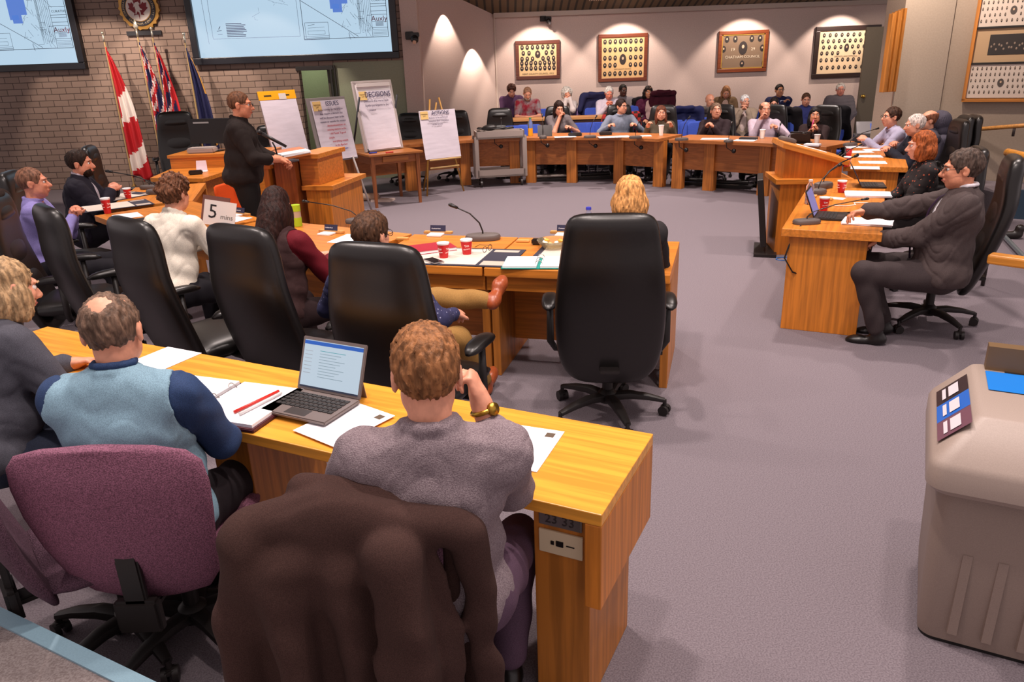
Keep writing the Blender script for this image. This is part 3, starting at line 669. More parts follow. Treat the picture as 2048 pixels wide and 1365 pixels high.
# ------------------------------------------------------------------ the room
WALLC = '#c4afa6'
def wall(name, a, b, z0, z1, m, th=.12, out=None):
    a = Vector(a); b = Vector(b); d = (b - a).normalized(); n = Vector((-d.y, d.x))
    if n.dot((a + b) / 2 - Vector((0, 6))) < 0: n = -n
    root_ang = math.atan2(d.y, d.x); L = (b - a).length; s = MB(); nl = Vector((n.x * math.cos(-root_ang) - n.y * math.sin(-root_ang), n.x * math.sin(-root_ang) + n.y * math.cos(-root_ang)))
    y0, y1 = (0, th) if nl.y > 0 else (-th, 0); s.box(0, L, y0, y1, z0, z1); o = s.build(name, m); o.location = (a.x, a.y, 0); o.rotation_euler = (0, 0, root_ang); return struct(o)
b = MB(); b.box(-12, 11, -3, 17.2, -.1, 0); struct(b.build('floor', mat('#837a80', .95, 'carpet', spec=.15, hex2='#6c6369')))
# painted brick
m_, N_, L_, B_ = _new('painted_brick'); tc_ = N_.new('ShaderNodeTexCoord'); mp_ = N_.new('ShaderNodeMapping'); br_ = N_.new('ShaderNodeTexBrick')
mp_.inputs['Rotation'].default_value = (R(90), 0, 0)
L_.new(tc_.outputs['Object'], mp_.inputs[0]); L_.new(mp_.outputs[0], br_.inputs[0])
for k_, v_ in (('Scale', 1.0), ('Mortar Size', .0065), ('Mortar Smooth', .3), ('Brick Width', .26), ('Row Height', .105), ('Bias', 0)): br_.inputs[k_].default_value = v_
br_.inputs['Color1'].default_value = lin('#8e786c'); br_.inputs['Color2'].default_value = lin('#857064'); br_.inputs['Mortar'].default_value = lin('#4a3a34')
L_.new(br_.outputs['Color'], B_.inputs['Base Color']); bp_ = N_.new('ShaderNodeBump'); bp_.inputs['Distance'].default_value = .006; bp_.invert = True; bp_.inputs['Strength'].default_value = .6
L_.new(br_.outputs['Fac'], bp_.inputs['Height']); L_.new(bp_.outputs[0], B_.inputs['Normal']); B_.inputs['Roughness'].default_value = .75
BRICK = m_; PAINT = mat(WALLC, .8, 'paint')
BY = 14.2
s = MB(); s.box(-12, -3.62, 0, .2, 0, 5); s.box(-3.62, -3.0, 0, .2, 1.99, 5); s.box(-3.0, -1.74, 0, .2, 2.05, 5)
o = s.build('wall_brick', BRICK); o.location = (0, BY, 0); struct(o)
s = MB(); s.box(-3.0, -1.72, .0, .1, 0, 2.05); o = s.build('wall_hallway_panel', mat('#8e927c', .8, 'paint')); o.location = (0, BY + .02, 0); struct(o)
s = MB(); s.box(-5.2, -1.7, 1.6, 1.7, 0, 3); o = s.build('wall_hallway', mat('#9aa083', .8, 'paint')); o.location = (0, BY, 0); struct(o)
fr = empty('door_1', (0, BY, 0)); struct(fr)
struct(vbox('door_frame', fr, -3.66, -3.0, -.03, .02, 1.93, 2.0, BLKP())); struct(vbox('door_frame', fr, -3.06, -3.03, -.03, .03, 0, 1.93, BLKP())); struct(vbox('door_frame', fr, -2.99, -2.965, -.03, .03, 0, 2.0, BLKP())); struct(vbox('door_leaf', fr, -3.16, -3.12, .2, .9, 0, 1.95, mat('#4a4238', .5)))
spot(-3.9, 15.0, 2.6, -3.2, 15.6, .6, 40, 120, .8, (.86, 1, .72), .1)
spot(-3.4, 13.5, 2.0, -2.3, 14.25, .2, 7, 80, .3, (.86, 1, .72), .03)
s = MB(); s.box(-1.74, -1.44, -.04, .3, 0, 5); o = s.build('wall_pilaster', PAINT); o.location = (0, BY, 0); struct(o)
wall('wall_angled', (-1.45, 14.5), (-.13, 16.5), 0, 5, PAINT)
wall('wall_far', (-.13, 16.5), (9.5, 16.5), 0, 3.2, PAINT)
s = MB(); s.cone((-.13, 16.47, 0), (-.13, 16.47, 2.9), .018, .018, 8); struct(s.build('trim_corner', mat('#c4b2a6', .7)))
# slatted timber ceiling rising towards the viewer
SL = .26
m_, N_, L_, B_ = _new('dark_slats'); tc_ = N_.new('ShaderNodeTexCoord'); wv_ = N_.new('ShaderNodeTexWave'); wv_.inputs['Scale'].default_value = 2.1; wv_.bands_direction = 'X'
cr_ = N_.new('ShaderNodeValToRGB'); cr_.color_ramp.elements[0].position = .12; cr_.color_ramp.elements[1].position = .28; cr_.color_ramp.elements[0].color = lin('#0d0a06'); cr_.color_ramp.elements[1].color = lin('#5b4a32')
L_.new(tc_.outputs['Object'], wv_.inputs[0]); L_.new(wv_.outputs['Fac'], cr_.inputs[0]); L_.new(cr_.outputs[0], B_.inputs['Base Color']); B_.inputs['Roughness'].default_value = .7
s = MB(); zc = lambda y: 2.86 + SL * (16.5 - y)
def ceil_poly(pts, th=.1): 
    s.add([(x, y, zc(y)) for x, y in pts] + [(x, y, zc(y) + th) for x, y in pts], [tuple(range(len(pts)))[::-1], tuple(range(len(pts), 2 * len(pts)))] + [(i, (i + 1) % len(pts), len(pts) + (i + 1) % len(pts), len(pts) + i) for i in range(len(pts))])
ceil_poly([(-1.45, 14.5), (-1.45, 5), (9.5, 5), (9.5, 16.55), (-.13, 16.55)])
o = s.build('ceiling', m_); struct(o)
s = MB(); s.box(-12, -1.45, 6, 14.4, 5.0, 5.1); struct(s.build('ceiling', mat('#5b4a32', .8)))
s = MB(); s.box(-.14, 9.5, 16.40, 16.5, 2.80, 2.90); struct(s.build('trim_ceiling', mat('#b7a79c', .7)))
vt = empty('ceiling_vent', (1.86, 15.75, zc(15.75) - .012), 0, 'pale slatted air vent in the dark timber ceiling above the second picture', 'vent'); vt.rotation_euler = (-math.atan(SL), 0, 0)
vbox('vent_frame', vt, -.14, .14, -.10, .10, -.01, .005, mat('#cfc4b8', .5))
for k in range(6): vbox('slat', vt, -.12 + k * .043, -.105 + k * .043, -.085, .085, -.016, -.009, mat('#3a3028', .6), 0)
# platform under the back row of the gallery, and the step the viewer stands on
s = MB(); s.prism([(-.1, 16.48), (-.1, 14.75), (3.1, 14.45), (3.1, 16.48)], 0, .2); struct(s.build('floor_gallery_riser', mat('#837a80', .95, 'carpet', spec=.15, hex2='#6c6369')))
p0 = Vector(G(-60, 1186, .36)); p1 = Vector(G(330, 1374, .36)); dd = (p1 - p0).normalized(); nn = Vector((-dd.y, dd.x)) * -1
if nn.y > 0: nn = -nn
e0 = p0 - dd * .6; e1 = p1 + dd * .9
s = MB(); s.prism([tuple(e0 + nn * .035), tuple(e1 + nn * .035), tuple(e1 + nn * 1.2), tuple(e0 + nn * 1.2)], 0, .355); struct(s.build('floor_viewing_step', mat('#8d8482', .95, 'carpet', spec=.15, hex2='#756a68')))
s = MB(); s.prism([tuple(e0), tuple(e1), tuple(e1 + nn * .05), tuple(e0 + nn * .05)], .31, .362); struct(s.build('trim_step_nosing', mat('#7f9fae', .45, 'plastic')))
# ------------------------------------------------------------------ projection screens with drawings
def screen(x0, x1, label, tgt, name='projection_screen'):
    z0, z1 = 2.08, 4.2; root = empty(name, (x0, BY - .02, 0), 0, label, 'screen', 'projection screens on the brick wall'); w = x1 - x0
    f = mat('#14141c', .35); fw = .115
    b = MB(); b.box(0, w, -.1, 0, z0, z0 + fw); b.box(0, w, -.1, 0, z1 - fw, z1); b.box(0, fw, -.1, 0, z0 + fw, z1 - fw); b.box(w - fw, w, -.1, 0, z0 + fw, z1 - fw); b.build('screen_frame', f, root, bevel=.01)
    b = MB(); b.box(fw, w - fw, -.03, -.01, z0 + fw, z1 - fw); b.build('screen_surface', emit('#bfdcf2', .88), root)
    Y0 = -.034; lnm = mat('#6e7ea6', .9); dk = mat('#33365c', .9)
    ox, oz = fw, z0 + fw; W = w - 2 * fw; b = MB(); H = z1 - z0 - 2 * fw
    def ln(x1, y1, x2, y2, t=.006, mi=0):
        a = Vector((ox + x1 * W, oz + y1 * H)); c = Vector((ox + x2 * W, oz + y2 * H)); d = c - a
        if d.length < 1e-4: return
        n = Vector((-d.y, d.x)).normalized() * t / 2
        b.add([(a.x + n.x, Y0, a.y + n.y), (a.x - n.x, Y0, a.y - n.y), (c.x - n.x, Y0, c.y - n.y), (c.x + n.x, Y0, c.y + n.y)], [(0, 1, 2, 3)], mi)
    def rect(x1, y1, x2, y2, t=.006, mi=0): ln(x1, y1, x2, y1, t, mi); ln(x2, y1, x2, y2, t, mi); ln(x2, y2, x1, y2, t, mi); ln(x1, y2, x1, y1, t, mi)
    rr = random.Random(5)
    rect(.08, .16, .53, .95, .005); ln(.055, .12, .045, .9, .005); rect(.55, .13, .985, .93, .008, 1); rect(.905, .13, .985, .93, .006, 1)
    ln(.55, .46, .83, .14, .007, 1)
    for k in range(8): ln(.84 + .004 * (k % 3), .20 + k * .01, .84 + .004 * (k % 3), .92, .003 + .002 * (k % 2), k % 2); 
    for k in range(6): ln(.852 + k * .009, .18, .848 + k * .009, .92, .004, 1)
    for k in range(80):
        x = rr.uniform(.76, .90); y = rr.uniform(.16, .7); ln(x, y, x + rr.uniform(-.03, .03), y + rr.choice((0, 0, .05, -.06)), .004, rr.choice((0, 1)))
    for k in range(22):
        x = rr.uniform(.30, .48); y = rr.uniform(.3, .7); ln(x, y, x + rr.uniform(-.05, .05), y + rr.uniform(-.04, .04), .003, 0)
    for k in range(12):
        x = rr.uniform(.57, .66); y = rr.uniform(.45, .9); ln(x, y, x + .03, y + rr.uniform(-.08, .08), .003, 0)
    for k in range(9): ln(.155, .285 - k * .0135, .155 + rr.uniform(.08, .105), .285 - k * .0135, .011, 1)
    ln(.115, .24, .125, .265, .01, 1); ln(.105, .225, .13, .232, .008, 1); ln(.108, .20, .132, .20, .006, 0)
    for k in range(12): ln(.095, .88 - k * .034, .095 + rr.uniform(.02, .06), .88 - k * .034, .006, 0)
    rect(.56, .14, .68, .27, .005, 1); rect(.572, .17, .66, .20, .004, 1); ln(.575, .225, .66, .23, .004, 1); ln(.575, .245, .61, .255, .006, 1)
    for k in range(5): ln(.91, .145 + k * .012, .98, .145 + k * .012, .004, 1); ln(.925, .225 + k * .007, .965, .225 + k * .007, .006, 0)
    for yy in (.21, .26, .32, .35, .39, .41, .48): ln(.905, yy, .985, yy, .006, 1)
    rect(.55, .125, .68, .155, .004, 0)
    b.build('plan_drawing', [lnm, dk], root)
    b = MB()
    for x1_, y1_, x2_, y2_ in ((.70, .38, .745, .72), (.745, .42, .79, .56), (.712, .35, .76, .42)):
        b.box(ox + x1_ * W, ox + x2_ * W, Y0 - .002, Y0 - .001, oz + y1_ * H, oz + y2_ * H)
    b.build('blue_building_plan', emit('#5c86dc', .85), root)
    text('Auxly', 'lettering', .12, mat('#8a1f3c', .9), root, (ox + .945 * W, Y0, oz + .285 * H), (R(90), 0, 0), .0005)
    text('CURATIVE', 'lettering', .055, mat('#20223c', .9), root, (ox + .950 * W, Y0, oz + .44 * H), (R(90), 0, 0), .0005)
    return root
screen(-5.40, -1.80, 'large projection screen right of the round crest showing a site plan', 0)
screen(-10.95, -7.30, 'large projection screen left of the round crest, cut off by the photo edge', 0)
# ------------------------------------------------------------------ round crest
cr = empty('wall_crest', (-6.20, BY - .02, 3.03), 0, 'round gold-rimmed crest with a dark red maple leaf and white horse', 'crest')
def disc(nm, r, y0, y1, m, ez=1.0, parent=cr, n=48, wob=0):
    b = MB(); pts = [((r + wob * math.sin(i * 9)) * math.cos(2 * math.pi * i / n), (r + wob * math.sin(i * 9)) * ez * math.sin(2 * math.pi * i / n)) for i in range(n)]
    b.add([(x, y0, z) for x, z in pts] + [(x, y1, z) for x, z in pts], [tuple(range(n)), tuple(range(n, 2 * n))[::-1]] + [(i, n + i, n + (i + 1) % n, (i + 1) % n) for i in range(n)]); return b.build(nm, m, parent)
disc('gold_wreath', .34, -.05, 0, mat('#b98a45', .35, metal=.6), 1.0, wob=.018); disc('dark_ring', .285, -.065, -.04, mat('#1c1a28', .5)); disc('gold_ring', .215, -.07, -.05, mat('#b98a45', .35, metal=.5)); disc('white_field', .205, -.075, -.06, mat('#d8cdc6', .6))
leaf = [(0, -.19), (.012, -.10), (.09, -.115), (.075, -.08), (.17, .0), (.145, .015), (.16, .085), (.11, .075), (.10, .10), (.055, .05), (.07, .14), (.04, .12), (0, .19)]
def poly(nm, half, m, y, parent, sc=1, mirror=True, off=(0, 0)):
    pts = half + [(-x, z) for x, z in half[::-1][1:-1]] if mirror else half
    b = MB(); b.add([(x * sc + off[0], y, z * sc + off[1]) for x, z in pts], [tuple(range(len(pts)))]); o = b.build(nm, m, parent); return o
poly('maple_leaf', leaf, mat('#7c1a24', .6), -.078, cr, 1.0)
poly('white_horse', [(-.03, .09), (.02, .10), (.045, .06), (.02, .05), (.035, .0), (.07, -.02), (.06, -.035), (.02, -.03), (.035, -.07), (.03, -.12), (.015, -.12), (.01, -.07), (-.02, -.05), (-.045, -.10), (-.06, -.10), (-.045, -.03), (-.055, .03), (-.08, .01), (-.06, .06)], mat('#d8cdc6', .6), -.081, cr, 1.0, False)
def arc_text(s_, r, a0, a1, size, inv, m):
    for i, ch in enumerate(s_):
        if ch == ' ': continue
        a = a0 + (a1 - a0) * i / (len(s_) - 1); text(ch, 'lettering', size, m, cr, (r * math.cos(a), -.068, r * math.sin(a)), (R(90), -(a + (math.pi / 2 if inv else -math.pi / 2)), 0), .0005)
arc_text('CORPORATION OF THE MUNICIPALITY', .25, R(205), R(-25), .048, False, mat('#cdb78e', .5)); arc_text('CHATHAM-KENT', .25, R(225), R(315), .048, True, mat('#cdb78e', .5))
b = MB(); b.box(-.30, .30, -.03, -.0, -.43, -.36); b.build('ribbon', mat('#15141c', .5), cr)
# ------------------------------------------------------------------ flags on poles
FY = 13.75
def flag(px, py, kind, label, spread, zbot, finial='ball'):
    x, y = None, FY
    w = CM @ np.array([px - 1024, py - 682.5, FOC]); t = FY / w[1]; x = w[0] * t; ztop = CAMH + w[2] * t
    root = empty('flag_on_pole', (x, y, 0), 0, label, 'flag', 'flags standing before the brick wall')
    b = MB(); b.cone((0, 0, .02), (0, 0, ztop - .12), .014, .013, 12); b.build('pole', mat('#b79a6a', .35, metal=.3), root, autos=40)
    b = MB(); b.lathe([(.001, 0), (.17, 0), (.16, .03), (.05, .06), (.02, .12), (.001, .12)], 20); b.build('base', mat('#8a6a3c', .4, metal=.6), root, autos=40)
    b = MB()
    b.cone((0, 0, ztop - .14), (0, 0, ztop - .02), .018, .015, 10)
    if finial == 'spear': b.loft([[(u * q, v * q * .4, z) for u, v in sup(10, .045, .045, 2)] for z, q in ((ztop - .03, .3), (ztop + .02, 1), (ztop + .16, .05))])
    else: b.ball((0, 0, ztop), .026, 8)
    b.build('finial', mat('#d9d2bf', .25, metal=.8), root, True)
    zt = ztop - .22; nu, nv = 26, 46; vs, fs, mi = [], [], []
    for j in range(nv):
        v = j / (nv - 1); wd_ = .05 + spread * (v ** .8)
        for i in range(nu):
            u = i / (nu - 1); fold = .05 * math.sin(u * 15 + v * 2) * (.3 + v) + .025 * math.sin(u * 31 + v * 5)
            z = zt - v * (zt - zbot) - .16 * u * (1 - v) + .05 * math.sin(u * 8) * v
            vs.append((.012 + wd_ * u + .03 * math.sin(v * 5) * u, -.03 + fold - .08 * u * v, z))
    def pick(u, v):
        if kind == 'canada':
            q = v + .16 * u - .06
            if q < .32: return 0
            if q < .52: return 1 if u > .25 or q > .46 else 0
            if q < .76: return 0 if not (u > .78 and q < .58) else 1
            if q < .89: return 1
            return 0
        if kind == 'union':
            q = (v * 5.2 + u * 2.6); r_ = q % 1.7
            return 2 if r_ < .75 else (1 if r_ < .95 or 1.3 < r_ < 1.5 else 0)
        if kind == 'ensign':
            if v > .52 or u > .75: return 0 if u > .2 else 2
            r_ = (v * 6 + u * 3) % 1.5; return 2 if r_ < .6 else (1 if r_ < .8 else 0)
        if kind == 'navy':
            if u > .93 or v > .965 or (v < .3 and u > .8): return 3
            if .55 < v < .73 and .45 < u < .9: return 3 if (math.sin(u * 60) + math.sin(v * 90)) > -.4 else 0
            return 2
    for j in range(nv - 1):
        for i in range(nu - 1):
            fs.append((j * nu + i, (j + 1) * nu + i, (j + 1) * nu + i + 1, j * nu + i + 1)); mi.append(pick(i / nu, j / nv))
    me = bpy.data.meshes.new('flag_cloth'); me.from_pydata(vs, [], fs); me.polygons.foreach_set('material_index', mi); me.update()
    o = link('flag_cloth', me, [mat('#b3141f', .7), mat('#e2d7d2', .7), mat('#1b1d4c', .7), mat('#c9923c', .6)], root, True)
    sd = o.modifiers.new('thick', 'SOLIDIFY'); sd.thickness = .003
    return root
flag(205, 66, 'canada', 'red and white flag with a maple leaf on the leftmost pole', .42, .22)
flag(272, 56, 'union', 'red, white and blue crossed flag on the spear-topped pole', .36, .30, 'spear')
flag(302, 57, 'ensign', 'mostly red flag hanging on the third pole from the left', .34, .30)
flag(367, 68, 'navy', 'navy blue flag with gold crest and gold fringe on the rightmost pole', .36, .25)
# ------------------------------------------------------------------ framed composites of portraits
def composite(x0, x1, z0, z1, label, rows, fm='#5c2c1c', board='#d8b687', oval='#2c2220', title=None, center=None, y=16.5, parent=None, loc=None, rz=0, fw=.07, gold=False, oz=1.0, shape='oval', mname='mat_board'):
    root = parent or empty('framed_composite', loc or ((x0 + x1) / 2, y - .005, (z0 + z1) / 2), rz, label, 'picture', 'framed portrait composites on the far wall')
    w, h = x1 - x0, z1 - z0; hw, hh = w / 2, h / 2
    if fw:
        b = MB()
        for (ax, bx, az, bz) in ((-hw, hw, -hh, -hh + fw), (-hw, hw, hh - fw, hh), (-hw, -hw + fw, -hh + fw, hh - fw), (hw - fw, hw, -hh + fw, hh - fw)): b.box(ax, bx, -.05, 0, az, bz)
        b.build('picture_frame', mat(fm, .4, 'oakx'), root, bevel=.008)
    if gold:
        b = MB(); g = .02; q = fw
        for (ax, bx, az, bz) in ((-hw + q, hw - q, -hh + q, -hh + q + g), (-hw + q, hw - q, hh - q - g, hh - q), (-hw + q, -hw + q + g, -hh + q, hh - q), (hw - q - g, hw - q, -hh + q, hh - q)): b.box(ax, bx, -.04, -.02, az, bz)
        b.build('gold_slip', mat('#c79a4a', .35, metal=.5), root)
    b = MB(); b.box(-hw + fw, hw - fw, -.03, -.012, -hh + fw, hh - fw); b.build(mname, mat(board, .85), root)
    iw, ih = w - 2 * fw, h - 2 * fw; b = MB(); skip = center
    for r_, (n, zz, spread) in enumerate(rows):
        for k in range(n):
            x = (k - (n - 1) / 2) * spread * iw / max(n, 1); z = (zz - .5) * ih
            if center and abs(x - center[0] * iw) < center[2] * 1.25 and abs(z - (center[1] - .5) * ih) < center[3] * 1.35: continue
            a, c = min(.036, spread * iw / n * .40) * oz, .050 * oz
            pts = [(x + a * math.cos(2 * math.pi * i / 12), z + c * math.sin(2 * math.pi * i / 12)) for i in range(12)]
            b.add([(p, -.032, q) for p, q in pts], [tuple(range(12))], 0)
            b.add([(x + .32 * a * math.cos(2 * math.pi * i / 8) , -.0335, z + c * .15 + .30 * c * math.sin(2 * math.pi * i / 8)) for i in range(8)], [tuple(range(8))], 1)
            b.add([(x - .5 * a, -.0335, z - c * .7), (x + .5 * a, -.0335, z - c * .7), (x + .25 * a, -.0335, z - .2 * c), (x - .25 * a, -.0335, z - .2 * c)], [(0, 1, 2, 3)], 2)
    if center:
        x, z = center[0] * iw, (center[1] - .5) * ih; a, c = center[2], center[3]
        b.add([(x + a * math.cos(2 * math.pi * i / 16), -.034, z + c * math.sin(2 * math.pi * i / 16)) for i in range(16)], [tuple(range(16))], 0)
        b.add([(x + a * .3 * math.cos(2 * math.pi * i / 10), -.035, z + c * .2 + c * .28 * math.sin(2 * math.pi * i / 10)) for i in range(10)], [tuple(range(10))], 1)
    b.build('portraits', [mat(oval, .7), mat('#c8a88c', .7), mat('#171313', .7)], root)
    if title:
        for i, (tt, zz, sz, tc) in enumerate(title): text(tt, 'lettering', sz, mat(tc, .7), root, (0, -.034, (zz - .5) * ih), (R(90), 0, 0), .0005)
    return root
composite(.28, 1.19, 1.60, 2.35, 'leftmost framed portrait composite on the far wall, wood frame, tan board', [(7, .90, .96), (6, .72, .92), (7, .54, .98), (8, .40, .98), (8, .24, .98)], title=[('KENT COUNTY COUNCIL, 1912', .06, .045, '#3a2418')], center=(.0, .68, .055, .075))
composite(1.98, 2.99, 1.50, 2.42, 'second framed portrait composite from the left on the far wall, full rows of dark ovals', [(8, .90, .97), (8, .70, .97), (8, .50, .97), (8, .32, .97), (8, .11, .97)], title=[('KENT COUNTY COUNCIL', .22, .030, '#3a2418')], center=(0, .46, .07, .105), fm='#6b3018', board='#d3ab78')
composite(4.44, 5.46, 1.60, 2.40, 'third framed composite on the far wall, brown board with few portraits and 1929 date', [(5, .86, .96), (3, .58, 1.35), (3, .14, 1.55)], title=[('19              29', .56, .085, '#d8c8b0'), ('CHATHAM COUNCIL', .34, .075, '#d8c8b0')], center=(0, .60, .09, .13), fm='#7a3a1c', board='#7a6450', gold=True, oz=1.35)
composite(6.42, 7.75, 1.42, 2.42, 'rightmost framed composite on the far wall, dark frame, partly hidden by the open door', [(9, .90, .95), (10, .76, .97), (9, .62, .93), (10, .48, .97), (10, .32, .97), (9, .14, .93)], title=[('COUNCIL AND OFFICIALS', .40, .04, '#3a2418')], center=(0, .60, .05, .08), fm='#2c1c18', board='#dcc09c', fw=.09, oz=.85)
# ------------------------------------------------------------------ door leaf standing open at the right of the gallery
d = empty('door_2', (6.93, 15.3, .18)); struct(d)
struct(vbox('door_leaf', d, 0, .98, 0, .05, 0, 2.17, mat('#6b6152', .6, 'paint')))
kb = MB(); kb.ball((.07, -.06, .92), .035, 10); kb.cone((.07, 0, .92), (.07, -.05, .92), .012, .015, 10); kb.cone((.07, -.002, .92), (.07, -.008, .92), .03, .03, 14); struct(kb.build('door_handle', mat('#c9a24c', .25, metal=.9), d, True))
# ------------------------------------------------------------------ right hand wall
PA = Vector((5.75, 10.35)); PBx = Vector((9.2, 7.76))
s = MB(); s.box(5.12, 5.76, 10.3, 10.8, 0, 5); struct(s.build('wall_pillar', mat('#a8998a', .8, 'paint')))
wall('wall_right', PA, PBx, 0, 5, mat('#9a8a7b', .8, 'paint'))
s = empty('timber_slat_panel', (5.09, 10.28, 0), R(18), 'vertical timber slat panel fixed on the left edge of the beige pillar', 'panel')
for k in range(5): vbox('slat', s, -.20 + k * .045, -.165 + k * .045, -.05 + .02 * (k % 2), .02, 1.42, 2.42 - .03 * (4 - k) / 2, mat('#b0702c', .5, 'oakz'))
ang = math.atan2((PBx - PA).y, (PBx - PA).x)
def onR(t, off=0): p = PA + (PBx - PA).normalized() * t; n = Vector((-(PBx - PA).y, (PBx - PA).x)).normalized() * -off; return p + n
bd = empty('composite_display_case', (onR(.30, .02).x, onR(.30, .02).y, 1.30), ang, 'oak-framed wall case of photo composites on the right wall', 'display case')
fr_ = mat('#b8742e', .45, 'oakz'); cw = .75; rh = .42
for c in range(4): vbox('frame_post', bd, c * cw - .02, c * cw + .02, -.06, 0, -.02, 1.74, fr_)
vbox('frame_rail', bd, -.02, 3 * cw + .02, -.06, 0, -.03, .01, mat('#b8742e', .45, 'oakx')); vbox('frame_rail', bd, -.02, 3 * cw + .02, -.06, 0, 1.72, 1.76, mat('#b8742e', .45, 'oakx'))
for c in range(3):
    for r_ in range(4):
        if c < 2: pass
        pc = empty('photo_composite', (c * cw + cw / 2, -.0, .01 + rh * r_ + rh / 2), parent=bd)
        if c == 0 and r_ == 1:
            vbox('mount', pc, -.36, .36, -.02, -.01, -.205, .205, mat('#b49674', .8)); vbox('group_photo', pc, -.20, .20, -.024, -.019, -.11, .13, mat('#2c2624', .6))
            b = MB()
            for q in range(14): b.ball((-.17 + .027 * q, -.025, -.01 + .035 * math.sin(q * 2.3)), (.010, .002, .014), 6)
            b.build('photo_faces', mat('#8a786a', .7), pc)
        else: composite(0, .72, 0, .40, None, [(14, .88, .98), (14, .70, .98), (14, .52, .98), (12, .34, .9), (13, .17, .98)], board='#cbbcb0', oval='#4c4440', parent=pc, fw=.0, center=(0, .45, .035, .05), oz=.42, mname='mount')
        if r_: vbox('divider', bd, c * cw + .02, (c + 1) * cw - .02, -.045, 0, .0 + rh * r_, .025 + rh * r_, mat('#171210', .6))
# handrails and the ramp on the right
def rail(name, a, bb, label, posts, r=.026, m='#c98d4c'):
    root = empty(name, (a[0], a[1], 0), 0, label, 'handrail'); A = Vector((0, 0, a[2])); Bv = Vector((bb[0] - a[0], bb[1] - a[1], bb[2]))
    s = MB(); s.tube([A, A.lerp(Bv, .5), Bv], r, 12); s.build('rail', mat(m, .4, 'oakx'), root, True)
    for t, dz_ in posts:
        p = A.lerp(Bv, t); s = MB(); s.cone(p - Vector((0, 0, dz_)), p, .016, .016, 10); s.build('post', mat('#3b3230', .4), root, True)
    return root
rail('wall_handrail', at(1912, 262, 10.2), at(2140, 244, 8.9), 'slim timber handrail along the right wall ramp', ((.2, .12), (.55, .12), (.9, .12)))
r0 = at(2015, 305, 6.2); r1 = at(2140, 335, 5.4); rail('ramp_handrail', r0, r1, 'short timber handrail with dark post behind the suited man', ((.01, r0[2]), (.95, r1[2])), .032, '#c98530')
a0 = at(1977, 518, 4.55); b0 = at(2110, 518, 4.3)
root = empty('timber_rail_end', (a0[0], a0[1], 0), math.atan2(b0[1] - a0[1], b0[0] - a0[0]), 'thick oak rail end entering from the right edge beside the leather chair', 'rail')
vbox('rail', root, 0, 1.2, -.04, .06, a0[2] - .025, a0[2] + .035, mat('#c9822c', .4, 'oakx'), .012); vbox('post', root, .9, .98, -.03, .05, 0, a0[2] - .025, mat('#c9822c', .4, 'oakz'))
s = MB(); s.prism([tuple(onR(.2, .02)), tuple(onR(4.0, .02)), tuple(onR(4.0, 1.0)), tuple(onR(.9, 1.0))], 0, .28); struct(s.build('floor_ramp', mat('#837a80', .95, 'carpet', spec=.15, hex2='#6c6369')))
s = MB(); s.prism([tuple(onR(.9, 1.02)), tuple(onR(4.0, 1.02)), tuple(onR(4.0, 1.08)), tuple(onR(.9, 1.08))], 0, .34); struct(s.build('trim_ramp_edge', mat('#23384a', .6)))
# small wall equipment
def wcam(p, rz, label, group=None):
    r_ = empty('wall_camera', p, rz, label, 'camera'); b = MB(); b.box(-.07, .07, -.05, .05, -.06, .07, b=.01); b.build('bracket', BLKP(), r_)
    b = MB(); b.ball((.10, -.12, -.06), .07, 12); b.box(.02, .18, -.13, -.05, -.03, .05, b=.01); b.build('camera_head', BLK(), r_, autos=40); b = MB(); b.cone((.10, -.17, -.09), (.10, -.215, -.11), .032, .034, 14); b.build('lens', mat('#b9b3b0', .2, metal=.8), r_, autos=40); return r_
q = at(819, 72, 14.1); wcam(q, 0, 'black swivel camera on the beige pilaster beside the right screen')
q = at(1086, 38, 16.38); c2 = wcam(q, R(20), 'small black camera at the top of the far wall above the leftmost picture'); c2.scale = (.8, .8, .8)
q = at(839, 155, 14.85); o = empty('wall_speaker_plate', q, math.atan2(2.0, 1.32), 'black rectangular panel on the angled wall below the camera', 'panel'); vbox('panel', o, -.10, .10, -.05, .02, -.15, .15, BLK()); vbox('logo', o, -.015, .015, -.053, -.05, -.115, -.095, WHITE())
# ------------------------------------------------------------------ desks of the ring
near = curved_desk('council_desk', [(.08, 5.30), (1.16, 4.99)], 'oak ring desk in front of the fair-haired person, free end at right', depth=.86, over=.0, endpanel=(0, 1), apron=.10, post=.05, panel_low=.13, poff=.34, top_t=.055)
near2 = curved_desk('council_desk', [(-.70, 5.53), (.07, 5.305)], 'oak ring desk with two red cups and red notebook on it', depth=.86, over=.0, endpanel=(1,), apron=.10, post=.05, panel_low=.13, poff=.34, top_t=.055)
curved_desk('council_desk', [(-2.05, 6.35), (-.72, 5.55)], 'oak ring desk before the long-haired woman in a dark vest', depth=.88, over=.0, apron=.08, post=.08, panel_low=.13, poff=.30, top_t=.055)
curved_desk('council_desk', [(-3.10, 7.45), (-2.07, 6.37)], 'oak ring desk before the curly-haired man in a white shirt', depth=.90, over=.0, post=.08, top_t=.055)
curved_desk('council_desk', [(-3.45, 8.75), (-3.11, 7.48)], 'oak ring desk before the bearded man in a dark suit', depth=.75, over=.0, post=.08, top_t=.055)
F = [(1052, 366), (1143, 366), (1236, 368), (1324, 375)]; F2 = [(1342, 377), (1414, 382), (1523, 392)]
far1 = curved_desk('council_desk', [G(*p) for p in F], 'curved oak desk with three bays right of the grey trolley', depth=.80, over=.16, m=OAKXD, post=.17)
far2 = curved_desk('council_desk', [G(*p) for p in F2] + [(4.35, 10.2)], 'curved oak desk behind the right lectern, before the man with hand at his mouth', depth=.80, over=.16, m=OAKXD, post=.17)
